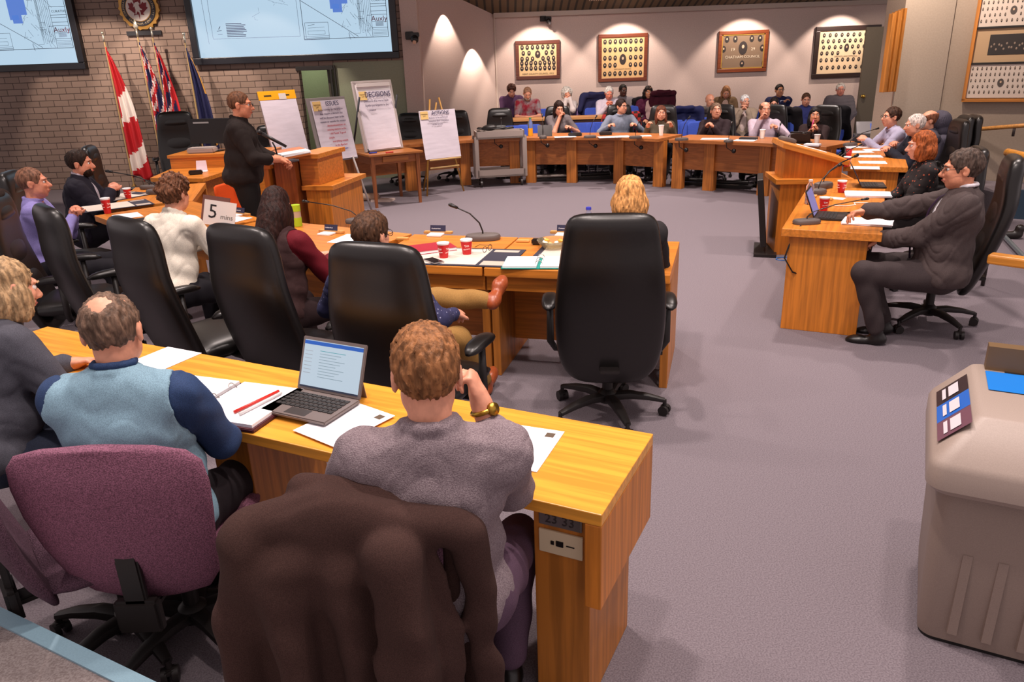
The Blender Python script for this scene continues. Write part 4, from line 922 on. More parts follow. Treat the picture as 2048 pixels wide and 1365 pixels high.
far0 = curved_desk('council_desk', [(-2.55, 12.0), (-1.55, 12.55), (-.68, 12.95), (.24, 13.0)], 'curved oak desk behind the paper easels and the grey trolley', depth=.80, over=.16, m=OAKXD, post=.17)
# right hand straight desks (closed end panels)
def side_desk(a, b_, w, label, h=.765):
    a = Vector(a); b_ = Vector(b_); d = (b_ - a).normalized(); ang = math.atan2(d.y, d.x); L = (b_ - a).length
    root = empty('council_desk', (a.x, a.y, 0), ang, label, 'desk')
    vbox('desk_top', root, -.05, L, -w - .02, .05, h - .055, h, OAKX()); vbox('end_panel', root, 0, .04, -w + .06, .0, 0, h - .056, OAKZ()); vbox('modesty_panel', root, .04, L - .04, -.03, 0, .08, h - .056, OAKX())
    vbox('end_panel', root, L - .04, L, -w + .06, .0, 0, h - .056, OAKZ()); return root
rd1 = side_desk((2.02, 5.30), (3.10, 7.50), .58, 'oak desk with closed end panel before the man in a dark suit')
rd2 = side_desk((3.74, 8.30), (4.72, 10.42), .56, 'oak desk covered in papers before the man in lilac shirt and glasses')
# row table in the gallery
rt = empty('gallery_table', (1.55, 14.55, .0), 0, 'long narrow oak table with dark front in the gallery below the pictures', 'table')
vbox('table_top', rt, -1.75, .75, -.25, .25, .92, .965, mat('#c08850', .45, 'oakx')); vbox('front_panel', rt, -1.7, .7, -.22, -.19, .35, .92, mat('#4a2c22', .6)); vbox('leg', rt, -1.7, -1.64, -.2, .2, .2, .92, mat('#4a2c22', .6)); vbox('leg', rt, .64, .7, -.2, .2, .2, .92, mat('#4a2c22', .6)); 
# foreground press table
a = Vector((-2.35, 3.62)); e = Vector((.46, 2.23)); d = (e - a).normalized(); ang = math.atan2(d.y, d.x); L = (e - a).length
pt = empty('press_table', (e.x, e.y, 0), ang, 'long narrow oak table in the foreground with laptop and open binder', 'table')
PT = pt
vbox('table_top', pt, -L, 0, -.52, 0, .725, .765, mat('#e39b38', .33, 'oakx')); vbox('end_drop_panel', pt, -.05, 0, -.52, 0, .44, .725, OAKZ())
for x0, x1 in ((-.235, -.055), (-1.55, -1.37), (-2.9, -2.72)): vbox('leg', pt, x0, x1, -.46, -.06, 0, .725, mat('#bb742c', .42, 'oakz'))
vbox('rear_rail', pt, -2.7, -.24, -.10, -.07, .62, .725, mat('#4a2c18', .5, 'oakx'))
so = empty('wall_socket', parent=pt); vbox('socket_plate', so, -.215, -.075, -.470, -.460, .555, .635, mat('#d9c6a4', .5)); vbox('socket_slots', so, -.175, -.165, -.473, -.470, .59, .602, BLK(), 0); vbox('socket_slots', so, -.158, -.135, -.473, -.470, .588, .606, BLK(), 0); vbox('socket_slots', so, -.126, -.100, -.472, -.470, .594, .597, BLK(), 0)
so['label'] = 'cream data socket plate on the table leg'
g = empty('tag_plate', parent=pt); vbox('metal_plate', g, -.215, -.078, -.468, -.460, .65, .70, mat('#8a8480', .3, metal=.6)); text('23 33', 'lettering', .042, mat('#3a3230', .5), g, (-.147, -.4695, .675), (R(90), 0, 0), .0005)
# ------------------------------------------------------------------ dais at the head of the ring
ha_ = [G(300, 356, .79), G(405, 357, .79), G(455, 341, .79)]; hx, hy_ = -3.7, 9.6
da = empty('head_desk', (hx, hy_, 0), 0, 'two-level oak head desk under the high-backed chair and monitor', 'desk')
hq = [(x - hx, y - hy_) for x, y in ha_]; yb = 10.0 - hy_; xr = hq[2][0] + .12; xl = at(338, 312, 10.0)[0] - hx; zt_ = at(338, 311, 10.0)[2]
b = MB(); b.prism([hq[0], hq[1], hq[2], (xr, yb + .3), (xl, yb + .02), (hq[0][0] - .1, yb)], .74, .79); b.build('lower_top', OAKX(), da, bevel=.004)
b = MB(); p1_, p2_ = Vector(hq[1]), Vector(hq[2]); n_ = (p2_ - p1_).normalized(); nn_ = Vector((-n_.y, n_.x))
b.prism([tuple(p1_ + nn_ * .04), tuple(p2_ + nn_ * .04), tuple(p2_ + nn_ * .07), tuple(p1_ + nn_ * .07)], .46, .74); b.prism([tuple(p1_ + nn_ * .30), tuple(p2_ + nn_ * .30), tuple(p2_ + nn_ * .33), tuple(p1_ + nn_ * .33)], 0, .74); b.build('drawer_front', OAKXD(), da)
b = MB(); b.prism([tuple(p1_ + nn_ * .03), tuple(p2_ + nn_ * .03), tuple(p2_ + nn_ * .33), tuple(p1_ + nn_ * .33)], .30, .33); b.build('shelf', OAKX(), da)
b = MB(); b.prism([tuple(p2_ - n_ * .09 + nn_ * .02), tuple(p2_ - n_ * .01 + nn_ * .02), tuple(p2_ - n_ * .01 + nn_ * .33), tuple(p2_ - n_ * .09 + nn_ * .33)], 0, .74); b.build('end_panel', OAKZ(), da)
vbox('upper_front', da, xl, xl + 1.25, yb, yb + .04, 0, zt_ - .04, OAKX()); vbox('upper_top', da, xl - .02, xl + 1.28, yb - .02, yb + .65, zt_ - .04, zt_, OAKX()); vbox('end_panel', da, xl, xl + .04, yb + .04, yb + .6, 0, zt_ - .04, OAKZ()); vbox('end_panel', da, xl + 1.21, xl + 1.25, yb + .04, yb + .6, 0, zt_ - .04, OAKZ())
# ------------------------------------------------------------------ lecterns
lc = empty('lectern', (-2.21, 8.19, 0), R(-12), 'oak lectern with tilted reading top and stepped side cabinet, centre left', 'lectern')
vbox('lower_cabinet', lc, .03, .31, .03, .92, 0, .72, OAKZ()); vbox('cabinet_ledge', lc, 0, .36, 0, .95, .72, .77, OAKX()); vbox('upper_box', lc, -.02, .19, .06, .72, .77, 1.05, mat('#c4742c', .45, 'oakx')); vbox('box_top', lc, -.05, .22, .03, .75, 1.05, 1.10, OAKX())
vbox('column', lc, -.28, -.04, -.02, .32, 0, 1.02, mat('#9c5524', .45, 'oakz')); vbox('side_panel', lc, -.40, -.33, -.05, .30, 0, .96, OAKZ()); vbox('side_ledge', lc, -.43, -.29, -.08, .33, .96, 1.0, OAKX())
rd = vbox('reading_top', lc, -.28, .28, -.26, .26, -.02, .03, mat('#b5652c', .42, 'oakx')); rd.location = (-.22, .02, 1.09); rd.rotation_euler = (0, R(-5), R(38))
lr = empty('lectern', (2.72, 7.5, 0), R(-8), 'broad oak lectern with slanting top before the right-hand desks', 'lectern')
vbox('lower_body', lr, 0, .62, 0, .50, 0, .72, OAKZ()); vbox('ledge', lr, -.05, .68, -.04, .55, .72, .77, OAKX())
b = MB(); b.add([(.03, .04, .77), (.58, .04, .77), (.58, .46, .77), (.03, .46, .77), (.03, .04, 1.06), (.58, .04, .90), (.58, .46, .90), (.03, .46, 1.06)], [(0, 3, 2, 1), (4, 5, 6, 7), (0, 1, 5, 4), (1, 2, 6, 5), (2, 3, 7, 6), (3, 0, 4, 7)]); b.build('upper_body', mat('#cc741e', .42, 'oakz'), lr)
rt_ = vbox('slanting_top', lr, -.33, .33, -.27, .29, -.02, .035, OAKX(), .006); rt_.location = (.305, .24, 1.0); rt_.rotation_euler = (0, R(16), 0)
LR = lr
# small oak table carrying the decisions board
stx, sty = -1.80, 11.55
st = empty('side_table', (stx, sty, 0), R(30), 'small oak table with drawer carrying the whiteboard easel', 'table')
TO = mat('#a8662e', .42, 'oakx')
vbox('table_top', st, -.42, .42, -.45, .45, .74, .77, TO); vbox('apron', st, -.36, .36, -.38, .38, .62, .74, mat('#96562a', .45, 'oakx')); vbox('drawer', st, -.2, .2, -.40, -.38, .645, .725, TO)
for x in (-1, 1):
    for y in (-1, 1):
        b = MB(); b.loft([[(x * .35 + u, y * .37 + v, z) for u, v in ((-q, -q), (q, -q), (q, q), (-q, q))] for z, q in ((0, .018), (.74, .03))]); b.build('leg', mat('#96562a', .45, 'oakz'), st)
# ------------------------------------------------------------------ paper boards
def flipboard(cx, cy, yaw, w, h, zb, label, style='paper', tilt=10, lines=(), head=None, legs=None, name='flip_chart_easel', note=True):
    root = empty(name, (cx, cy, 0), R(yaw), label, 'easel'); bd = empty('board', (0, 0, zb), parent=root); bd.rotation_euler = (R(-tilt), 0, 0)
    if style == 'white':
        fm = mat('#c9bdb8', .35, metal=.4); vbox('board_face', bd, -w / 2, w / 2, .0, .012, 0, h, mat('#e9e2e2', .5), 0)
        b = MB(); t = .03; b.box(-w / 2 - t, w / 2 + t, -.01, .025, -.02, t - .02); b.box(-w / 2 - t, w / 2 + t, -.01, .025, h, h + t); b.box(-w / 2 - t, -w / 2, -.01, .025, 0, h); b.box(w / 2, w / 2 + t, -.01, .025, 0, h); b.build('board_frame', fm, bd, bevel=.003)
        vbox('clamp_bar', bd, -w / 2 + .02, w / 2 - .02, -.03, -.01, h - .06, h - .01, mat('#ddd2ce', .35, metal=.3)); ph = h - .10; pw = w - .04
    elif style == 'ply': vbox('board_face', bd, -w / 2 - .05, w / 2 + .02, .006, .02, -.02, h + .03, mat('#8a8280', .6)); ph = h; pw = w
    elif style == 'pad': ph = h; pw = w; vbox('backing_card', bd, -w / 2, w / 2, .0, .015, 0, h, mat('#b8aeb0', .8)); vbox('pad_header', bd, -w / 2 - .01, w / 2 + .01, -.012, .0, h - .10, h + .02, mat('#e8a512', .5)); vbox('tape', bd, .02, .14, -.014, -.012, h - .10, h - .02, mat('#cfc6c0', .6)); [vbox('print_mark', bd, -.22 + k * .3, -.10 + k * .3, -.0135, -.012, h - .055, h - .035, mat('#3a2c14', .6), 0) for k in (0, 1)]
    else: ph = h; pw = w
    nu, nv = 8, 26; vs = []; fs = []
    for j in range(nv):
        for i in range(nu):
            u = i / (nu - 1); v = j / (nv - 1); vs.append(((u - .5) * pw, -.008 - .012 * v ** 3 * (1 + .5 * math.sin(u * 5)) - .004 * abs(math.sin(v * 30 + u * 3)) * v, (ph - (.10 if style == 'pad' else .01)) * (1 - v) + .0))
    for j in range(nv - 1):
        for i in range(nu - 1): fs.append((j * nu + i, (j + 1) * nu + i, (j + 1) * nu + i + 1, j * nu + i + 1))
    me = bpy.data.meshes.new('paper_sheet'); me.from_pydata(vs, [], fs); me.update(); link('paper_sheet', me, mat('#d9d0da', .8, 'paper'), bd, True)
    if head: text(head, 'lettering', h * .11, mat('#241c4a', .7), bd, (.05, -.022, ph - h * .075), (R(90), 0, 0), .001, sx=.9)
    z = ph - h * .17
    for s_, c, xo in lines: text(s_, 'lettering', h * .048, mat(c, .7), bd, (xo, -.028, z), (R(90), 0, 0), .0008, sx=.92); z -= h * .066
    if note:
        vbox('sticky_note', bd, -pw / 2 + .02, -pw / 2 + .15, -.018, -.016, ph - .14, ph - .02, mat('#e6c27a', .7), 0); text('PARKING\nLOT', 'lettering', .026, mat('#6a4c2c', .7), bd, (-pw / 2 + .085, -.019, ph - .08), (R(90), 0, 0), .0005)
    if legs:
        for (x0, y0, z0, x1, y1, z1, c) in legs: b = MB(); b.tube([(x0, y0, z0), (x1, y1, z1)], .014, 8); b.build('leg', mat(c, .5), root, True)
    return root
INK = '#4a3c58'
e1x, e1y = G(594, 300, .86)
flipboard(-3.02, 10.9, 52, .60, .88, .80, 'blank flip chart pad with yellow header behind the lectern', 'pad', 11, note=False, legs=((-.28, .02, .86, -.32, -.02, 0, '#8a8480'), (.28, .02, .86, .32, -.02, 0, '#8a8480'), (0, .2, 1.45, 0, .6, 0, '#8a8480')))
flipboard(-2.22, 10.35, 50, .56, .78, .80, 'flip chart headed ISSUES with dark and red handwriting, grey easel', 'ply', 11, head='ISSUES',
          lines=(('Items relevant to the session', INK, .0), ('that require a decision but', INK, .0), ('will be discussed later in the', INK, .0), ('session or outside the session', INK, .0), ('decision/comment on', '#b8303c', .04), ('existing matters in the', '#b8303c', .03), ('old "book" if good', '#b8303c', .04), ('purple', '#b8303c', -.08), ('everything outside', '#b8303c', .05), ('in the flipchart', '#b8303c', .05), ('set by Septem', '#303c98', .05)),
          legs=((-.22, -.01, .82, -.30, -.05, 0, '#a79d98'), (.20, -.01, .82, .42, -.05, 0, '#a79d98'), (0, .2, 1.35, 0, .65, 0, '#a79d98')))
flipboard(-1.80, 11.52, 46, .64, .95, .80, 'whiteboard easel headed DECISIONS standing on the small oak table', 'white', 10, head='DECISIONS', lines=(('Decisions that were made', INK, .0), ('by the participants in the', INK, .0), ('session', INK, -.10)), legs=((-.34, .03, 1.55, -.36, .30, .775, '#26262c'), (.34, .03, 1.55, .36, .30, .775, '#26262c'), (-.3, .0, .82, -.3, -.02, .775, '#26262c')))
flipboard(-.98, 12.08, 34, .64, .74, .57, 'flip chart headed ACTIONS on a slim wooden easel before the far desk', 'paper', 9, head='ACTIONS', lines=(('Actions to be performed', INK, .0), ('sometime after completion', INK, .0), ('of the session', INK, -.03)),
          legs=((-.06, .20, 1.45, -.30, .06, 0, '#b8863c'), (.10, .20, 1.47, .38, .06, 0, '#b8863c'), (0.02, .14, 1.4, -.1, .55, 0, '#b8863c'), (-.26, -.03, .555, .30, -.03, .555, '#c8a468'), (-.24, .0, .43, .28, .0, .43, '#c8a468')))
# grey utility trolley
q0 = G(958, 376); q1 = G(1045, 371)
tr = empty('utility_trolley', ((q0[0] + q1[0]) / 2, (q0[1] + q1[1]) / 2 + .18, 0), math.atan2(q1[1] - q0[1], q1[0] - q0[0]), 'grey plastic utility trolley on castors before the far desk', 'trolley')
TG = mat('#a2948c', .5, 'plastic'); hw = .40
for z in (.16, .78):
    b = MB(); b.box(-hw, hw, -.18, .18, z, z + .03); b.box(-hw, hw, -.18, -.16, z, z + .12); b.box(-hw, hw, .16, .18, z, z + .12); b.box(-hw, -hw + .02, -.18, .18, z, z + .12); b.box(hw - .02, hw, -.18, .18, z, z + .12); b.build('tray', TG, tr)
for x in (-1, 1):
    for y in (-1, 1):
        b = MB(); b.box(x * hw - .035, x * hw + .035, y * .155 - .025, y * .155 + .025, .15, .82, b=.008); b.build('corner_post', TG, tr)
        b = MB(); b.cone((x * (hw - .06) - .016, y * .13, .055), (x * (hw - .06) + .016, y * .13, .055), .055, .055, 18); b.cone((x * (hw - .06), y * .13, .06), (x * (hw - .06), y * .13, .16), .015, .02, 8); b.build('caster', mat('#3c3634', .4), tr, autos=40)
# orange stacking chair and 5 minute card
# ------------------------------------------------------------------ recycling station in the right foreground
o0 = Vector(G(1832, 1272, 0)); ex = Vector((.88, -.47)); 
bn = empty('recycling_station', (o0.x, o0.y, 0), math.atan2(ex.y, ex.x), 'taupe plastic recycling station with sloping lid and blue opening, right foreground', 'bin')
TP = mat('#8b7a70', .5, 'plastic'); TPL = mat('#9c8c82', .45, 'plastic')
W, D = 1.05, .52
def rr(x0, x1, y0, y1, z, r, n=5):
    out = []
    for cx, cy, a in ((x1 - r, y1 - r, 0), (x0 + r, y1 - r, 90), (x0 + r, y0 + r, 180), (x1 - r, y0 + r, 270)):
        for k in range(n + 1): t = R(a + 90 * k / n); out.append((cx + r * math.cos(t), cy + r * math.sin(t), z))
    return out
b = MB(); b.loft([rr(.0, W, .0, D, .015, .05), rr(-.005, W, -.005, D + .01, .06, .05), rr(-.02, W + .02, -.02, D + .03, .40, .055), rr(-.015, W + .015, -.005, D + .03, .62, .055)]); b.build('bin_body', TP, bn, autos=40)
b = MB()
for k in range(9): x = .10 + k * .10; b.loft([[(x + u, -.012 + w_, z) for u, w_ in ((-.02, .02), (-.014, -.010), (.014, -.010), (.02, .02))] for z in (.06, .38)])
b.build('body_ribs', TP, bn); b = MB(); b.loft([rr(.004, W - .004, .004, D - .004, .0, .05), rr(.0, W, .0, D, .02, .05)]); b.build('base_skirt', mat('#15110f', .6), bn)
b = MB(); b.loft([rr(-.045, W + .04, -.065, D + .05, .61, .06), rr(-.06, W + .05, -.08, D + .06, .63, .06), rr(-.06, W + .05, -.08, D + .06, .70, .05), rr(-.05, W + .04, -.07, D + .05, .725, .05), rr(.055, W, .06, D + .04, .835, .03), rr(.065, W, .07, D + .03, .84, .03)]); b.build('lid', TPL, bn, autos=35)
def quad(nm, pts, m, parent=bn): b = MB(); b.add(pts, [(0, 1, 2, 3)]); return b.build(nm, m, parent)
# sign on the sloping left side of the lid
def sl(u, v, e=.004): # u 0..1 front to back, v 0..1 low to high
    y = .02 + u * (D - .08); return (-.045 + v * .10 - e, y, .733 + v * .105 + e)
for i, (c, tt) in enumerate((('#6a4654', 'ORGANICS'), ('#1f5fb8', 'RECYCLING'), ('#2e2226', 'GARBAGE'))):
    u0, u1 = .02 + i * .32, .02 + (i + 1) * .32 - .004; p = empty('sign_panel', parent=bn); quad('sign_face', [sl(u1, .08), sl(u0, .08), sl(u0, .92), sl(u1, .92)], mat(c, .45), p)
    for r0_, h_ in ((.25, .10), (.42, .26)): quad('printed_text', [sl(u1 - .06, r0_, .006), sl(u0 + .05, r0_, .006), sl(u0 + .05, r0_ + h_, .006), sl(u1 - .06, r0_ + h_, .006)], mat('#cfc6cc', .6), p)
quad('blue_top', [(.10, .30, .8435), (W - .1, .30, .8435), (W - .1, D - .04, .8435), (.10, D - .04, .8435)], mat('#0c72c8', .45)); quad('dark_recess', [(.16, D - .035, .8425), (W - .1, D - .035, .8425), (W - .1, D + .02, .8425), (.16, D + .02, .8425)], mat('#1c1512', .6))
b = MB(); b.add([(.33 + .11 * math.cos(2 * math.pi * i / 24), .385 + .06 * math.sin(2 * math.pi * i / 24), .8455) for i in range(24)], [tuple(range(24))]); b.build('round_opening', mat('#06060a', .6), bn)
quad('paper_slot', [(.26, .15, .8435), (.7, .15, .8435), (.7, .19, .8435), (.26, .19, .8435)], mat('#120d0b', .6)); b = MB(); b.box(.32, .36, -.03, .0, .52, .58, b=.006); b.build('latch', TPL, bn)
b = MB(); b.box(.10, W - .1, D - .02, D + .03, .84, .93); b.build('back_stop', mat('#6a5236', .5), bn)
# ------------------------------------------------------------------ chairs in the ring
EX = exec_chair(); EXP = EX
def exec_at(px, py, yaw, label, z=1.24, dx=0, dy=0, group='black leather high-backed chairs', base=None):
    if base: x, y = G(base[0], base[1], 0)
    else: x, y = G(px, py, z); a = R(yaw); x += -math.sin(a) * .38; y += math.cos(a) * .40
    c = place_chair(EXP, x + dx, y + dy, yaw, label, group); c.scale = (1.06,) * 3; return c
exec_at(1225, 432, -6, 'black leather high-backed chair seen squarely from behind, hiding the fair-haired person')
exec_at(737, 492, -22, 'black leather high-backed chair behind the man with a navy dotted shirt')
exec_at(462, 455, -32, 'black leather high-backed chair behind the long-haired woman')
exec_at(243, 440, -40, 'black leather high-backed chair behind the curly-haired man')
exec_at(128, 418, -48, 'black leather high-backed chair left of the one behind the curly-haired man, empty', dx=-.20, dy=.10)
exec_at(8, 345, -75, 'black leather high-backed chair of the man in a lilac shirt')
exec_at(172, 300, -75, 'black leather high-backed chair behind the bearded man in a dark suit', z=1.2)
LC2 = exec_at(-22, 402, -74, 'black leather high-backed chair at the left edge with a dark jacket over it', z=1.2)
exec_at(2008, 372, 64, 'black leather high-backed chair of the man in the dark suit, tilted back', base=(1852, 650))
# large high-backed chair at the head desk
q = at(350, 245, 11.2); c = place_chair(EXP, q[0], 11.2, -158, 'large black leather chair facing out at the head desk before the flags', None); c.scale = (1.12, 1.1, 1.22)
q = at(545, 262, 11.6); place_chair(EXP, q[0], 11.6, -160, 'black leather chair just visible between the standing man and flip chart pad', 'black leather high-backed chairs')
for px, Y, yaw, lb in ((1001, 13.95, 182, 'empty black leather high-backed chair facing out behind the grey trolley'), (905, 13.75, 172, 'empty black leather high-backed chair behind the ACTIONS easel'), (806, 13.45, 165, 'empty black leather high-backed chair partly behind the whiteboard easel')):
    place_chair(EXP, at(px, 240, Y)[0], Y, yaw, lb, 'black leather high-backed chairs')
def seat(res, label, back=.06, sc1=1.0):
    r_ = res[0]; yw = r_.rotation_euler.z; c = place_chair(EXP, r_.location.x - math.sin(yw) * (-.0 + back), r_.location.y + math.cos(yw) * back, math.degrees(yw), label, 'black leather high-backed chairs'); c.scale = (sc1,) * 3
def seatb(res, label):
    r_ = res[0]; yw = r_.rotation_euler.z; c = copy_tree(BLUE); z_ = .2 if r_.location.y > 14.5 and r_.location.x < 3.1 else 0; c.location = (r_.location.x - math.sin(yw) * .04, r_.location.y + math.cos(yw) * .04, z_); c.rotation_euler = (0, 0, yw); tag(c, label, 'chair', 'blue upholstered visitor chairs')
# blue visitor chairs in the gallery
BLUE = shell_chair('#3f57b4'); n_ = 0
for px, py, Y, lb in ((1240 + 15, 200, 15.2, 'blue visitor chair right of the maroon coat'), (1352, 200, 15.3, 'blue visitor chair between maroon coat and scarfed woman'), (1395, 200, 15.3, 'blue visitor chair left of the bald man in pale blue'), (1083, 200, 15.3, 'blue visitor chair right of the man in a red and grey polo'), (1097, 202, 15.2, 'blue visitor chair left of the white-haired lady'),
                      (1032, 245, 14.0, 'blue visitor chair right of the empty leather chair behind the trolley'), (1058, 245, 14.15, 'blue visitor chair behind the clear bottle with orange drink'), (1166, 247, 14.15, 'blue visitor chair between the first two people at the far desk'), (1196, 247, 14.15, 'blue visitor chair left of the man with glasses at the far desk'),
                      (1385, 250, 13.6, 'blue visitor chair behind the dark quarter-zip man, left side'), (1400, 252, 13.4, 'blue visitor chair directly behind the dark quarter-zip man'), (1512, 208, 15.6, 'blue visitor chair between white-haired man and navy-jacketed man'), (1600, 208, 15.6, 'blue visitor chair left of the man in a blue shirt'), (1640, 205, 15.6, 'blue visitor chair right of the man in a blue shirt')):
    q = at(px, py, Y); zz = q[2] - .875; c = copy_tree(BLUE); c.location = (q[0], Y - .25, max(zz if Y > 14.6 and q[0] < 3.1 else 0, 0)); c.rotation_euler = (0, 0, R(180 if px < 1500 else 168)); tag(c, lb, 'chair', 'blue upholstered visitor chairs')
    if c.location.z > 0: c.location.z = .2
LIL = shell_chair('#8a6f9c'); q = at(1162, 202, 15.0); LIL.location = (q[0], 14.9, .2); LIL.rotation_euler = (0, 0, R(180)); tag(LIL, 'lilac upholstered visitor chair right of the white-haired lady', 'chair')
ORG = shell_chair('#d8501a'); q = G(420, 470, .0); ORG.location = (-2.62, 7.75, 0); ORG.rotation_euler = (0, 0, R(-110)); tag(ORG, 'orange upholstered chair with metal frame beside the head desk', 'chair')
# fabric task chairs in the foreground
def fg_chair(px, py, z, yaw, color, label, spin=.3, top=.96):
    c = task_chair(color, w=.29, spin=spin, top=top); x, y = G(px, py, z); a = R(yaw); c.location = (x - math.sin(a) * .30, y + math.cos(a) * .30, 0); c.rotation_euler = (0, 0, a); tag(c, label, 'chair'); return c
PCH = fg_chair(196, 872, .98, 0, '#84566a', 'mauve patterned task chair under the man in a pale blue vest', .5)
GCH = fg_chair(712, 1025, .93, 0, '#7d5768', 'task chair hidden under the big brown coat in the foreground', .2, .93)
LCH = fg_chair(-60, 900, .9, -50, '#5c4250', 'task chair of the grey-haired woman at the left edge', .1)
# ------------------------------------------------------------------ people
P = person
GREYH = '#8d857c'
P((853, 748), 1.235, 0, 'man with short sandy hair in a grey knitted sweater, back to us', ('spiky', '#8a5c38'), ('sweater', '#8f7f84', 'knit', mat('#94868a', .95, 'knit', hex2='#75666c', scale=1.0)), legs='#5c4658', hr=(.115, .225, 1.045), sleeve=.86, hl=(-.20, .36, .80), pole=(None, (.12, .5, -1)), lean=-1, hp=12, hy=8, vox=.0062, w=1.0, glasses=None, watch=('r', '#b8923c'), feet=((-.10, .35), (.16, .30)), curl=62, eyes=True, palm=(None, (-.5, .2, .6)))
P((225, 662), 1.225, 2, 'man with thinning grey-brown hair in a pale blue fleece vest over a denim-blue shirt', ('thin', '#6e5748'), ('vest', '#7f9fb0'), under='#2b3f63', legs='#221c20', pose='lap', lean=-1, hp=12, hy=8, vox=.0062, w=1.16, feet=((-.1, .38), (.14, .4)))
P((15, 575), 1.20, -36, 'person with short layered grey-blond hair in a charcoal fleece, at the left edge', ('bob', '#a98a66'), ('sweater', '#4c4c55'), legs='#2a3040', lean=20, hp=14, sex='f', w=1.25, vox=.008, hl=(-.12, .42, .79), hr=(.10, .44, .79))
P((348, 388), 1.20, -26, 'young man with curly light brown hair in a cream shirt, back to us', ('curly', '#6d4630'), ('shirt', '#e9e0d0'), legs='#1c1a20', lean=14, hp=4, hy=8, vox=.0075, w=1.05, pose='desk')
P((553, 412), 1.19, -26, 'woman with long straight dark brown hair, maroon sleeves and dark vest', ('xlong', '#2c1611'), ('vest', '#3a2626'), under='#66121f', legs='#2a1c1e', sex='f', lean=13, hp=8, hy=26, vox=.0075, w=1.1, hl=(-.03, .44, .81), hr=(.10, .44, .81))
P((743, 472), 1.135, -22, 'man with tousled brown hair, navy dotted shirt and khaki trousers, ankle on knee', ('spiky', '#4e3423'), ('shirt', '#252545', 'fabric', dots('#25264c', '#8a8aa8', 46, .16)), legs='#9a7440', shoes='#9a4a26', lean=-8, hp=2, hy=-8, vox=.0075, w=1.1, hl=(-.26, .22, .70), hr=(.34, .16, .68), feet=((.40, .50, .66), (.30, .62)), knees=((-.6, .3, .3), (.1, .3, 1)), glasses='#1c1c20')
P((1258, 392), 1.205, -3, 'fair-haired person mostly hidden behind the big black chair', ('bob', '#cf9458'), ('sweater', '#2a2628'), legs='#1c1a20', sex='f', lean=10, side=7, w=.85, hp=8, hy=12, vox=.0075, pose='desk', feet=((-.2, .35), (.0, .4)))
P((66, 366), 1.20, -68, 'man with short greying hair in a lilac shirt, hands clasped, left side', ('crop', '#7b5542'), ('shirt', '#8f86c2'), legs='#1c1a20', lean=-2, hp=0, vox=.0085, w=1.15, hl=(-.03, .22, .93), hr=(.03, .22, .93), curl=60, skin='#d58a6c')
P((160, 327), 1.14, -72, 'bearded man with dark hair in a dark navy suit, left side', ('short', '#2b1a12'), ('jacket', '#1f1c27'), under='#b9aeb8', legs='#17151c', lean=4, hp=3, hy=-6, beard='#2b1a12', vox=.0085, w=1.25, sc_=1.12, hl=(-.05, .27, .76), hr=(.05, .27, .76), curl=60, skin='#d58a6c')
P((480, 210), 1.665, -78, 'man standing with glasses in a black quarter-zip sweater, speaking at the lectern', ('crop', '#6a4630'), ('sweater', '#241c1a'), legs='#1d1a1a', stand=True, lean=3, hp=4, hy=-4, glasses='#14100e', w=1.35, vox=.0075, hl=(-.14, .34, 1.15), hr=(.10, .33, 1.18), sleeve=.80, feet=((-.13, -.02), (.13, .05)), curl=50, skin='#dc8c68')
# far desk
FD = dict(sc_=1.07, vox=.0105, legs='#1a171b')
seat(P((1118, 216), (13.85,), 178, 'young woman with dark hair in a grey short-sleeved shirt, chin on hand', ('long', '#2a1a16'), ('polo', '#6e6668'), sex='f', lean=12, hp=18, hy=12, hr=(-.02, .24, 1.07), hl=(-.18, .34, .78), curl=60, **FD), 'black leather chair of the young woman resting her chin')
seat(P((1243, 213), (13.7,), 176, 'man with dark hair and glasses in a blue-grey shirt, far desk', ('short', '#2a1814'), ('shirt', '#7d8494'), lean=8, hp=0, hy=38, glasses='#181414', hl=(-.22, .36, .80), hr=(.20, .36, .80), **FD), 'black leather chair draped in red plaid at the far desk')
seat(P((1322, 226), (13.1,), 162, 'young woman with long auburn hair in an olive sweater, far desk', ('long', '#6a3a26'), ('sweater', '#54493a'), sex='f', lean=10, hp=0, hy=14, hl=(-.20, .36, .80), hr=(.16, .36, .80), **FD), 'black leather chair of the young woman in an olive sweater')
seat(P((1432, 222), (12.75,), 150, 'man with grey hair in a dark brown quarter-zip sweater, far desk', ('short', '#7a6250'), ('sweater', '#33262a'), lean=8, hp=-12, hy=24, w=1.12, hl=(-.05, .36, .80), hr=(.05, .36, .80), **FD), 'black leather chair of the man in a dark quarter-zip sweater')
seat(P((1530, 220), (12.2,), 140, 'heavy balding man in a pale lilac shirt touching his mouth, far desk', ('bald', '#6a4a38'), ('shirt', '#c3afbd'), lean=10, hp=-4, hy=36, w=1.35, hr=(-.02, .26, 1.10), hl=(-.30, .36, .82), curl=55, **FD), 'black leather chair of the heavy man in a pale lilac shirt')
seat(P((1630, 231), (11.75,), 128, 'woman with long black hair in a dark top holding a pink pen', ('long', '#17100f'), ('sweater', '#2c1d1e'), sex='f', lean=8, hp=-4, hy=34, w=1.2, hr=(-.06, .28, 1.0), hl=(-.22, .36, .80), curl=62, skin='#c4805f', **FD), 'black leather chair of the dark-haired woman with a pink pen')
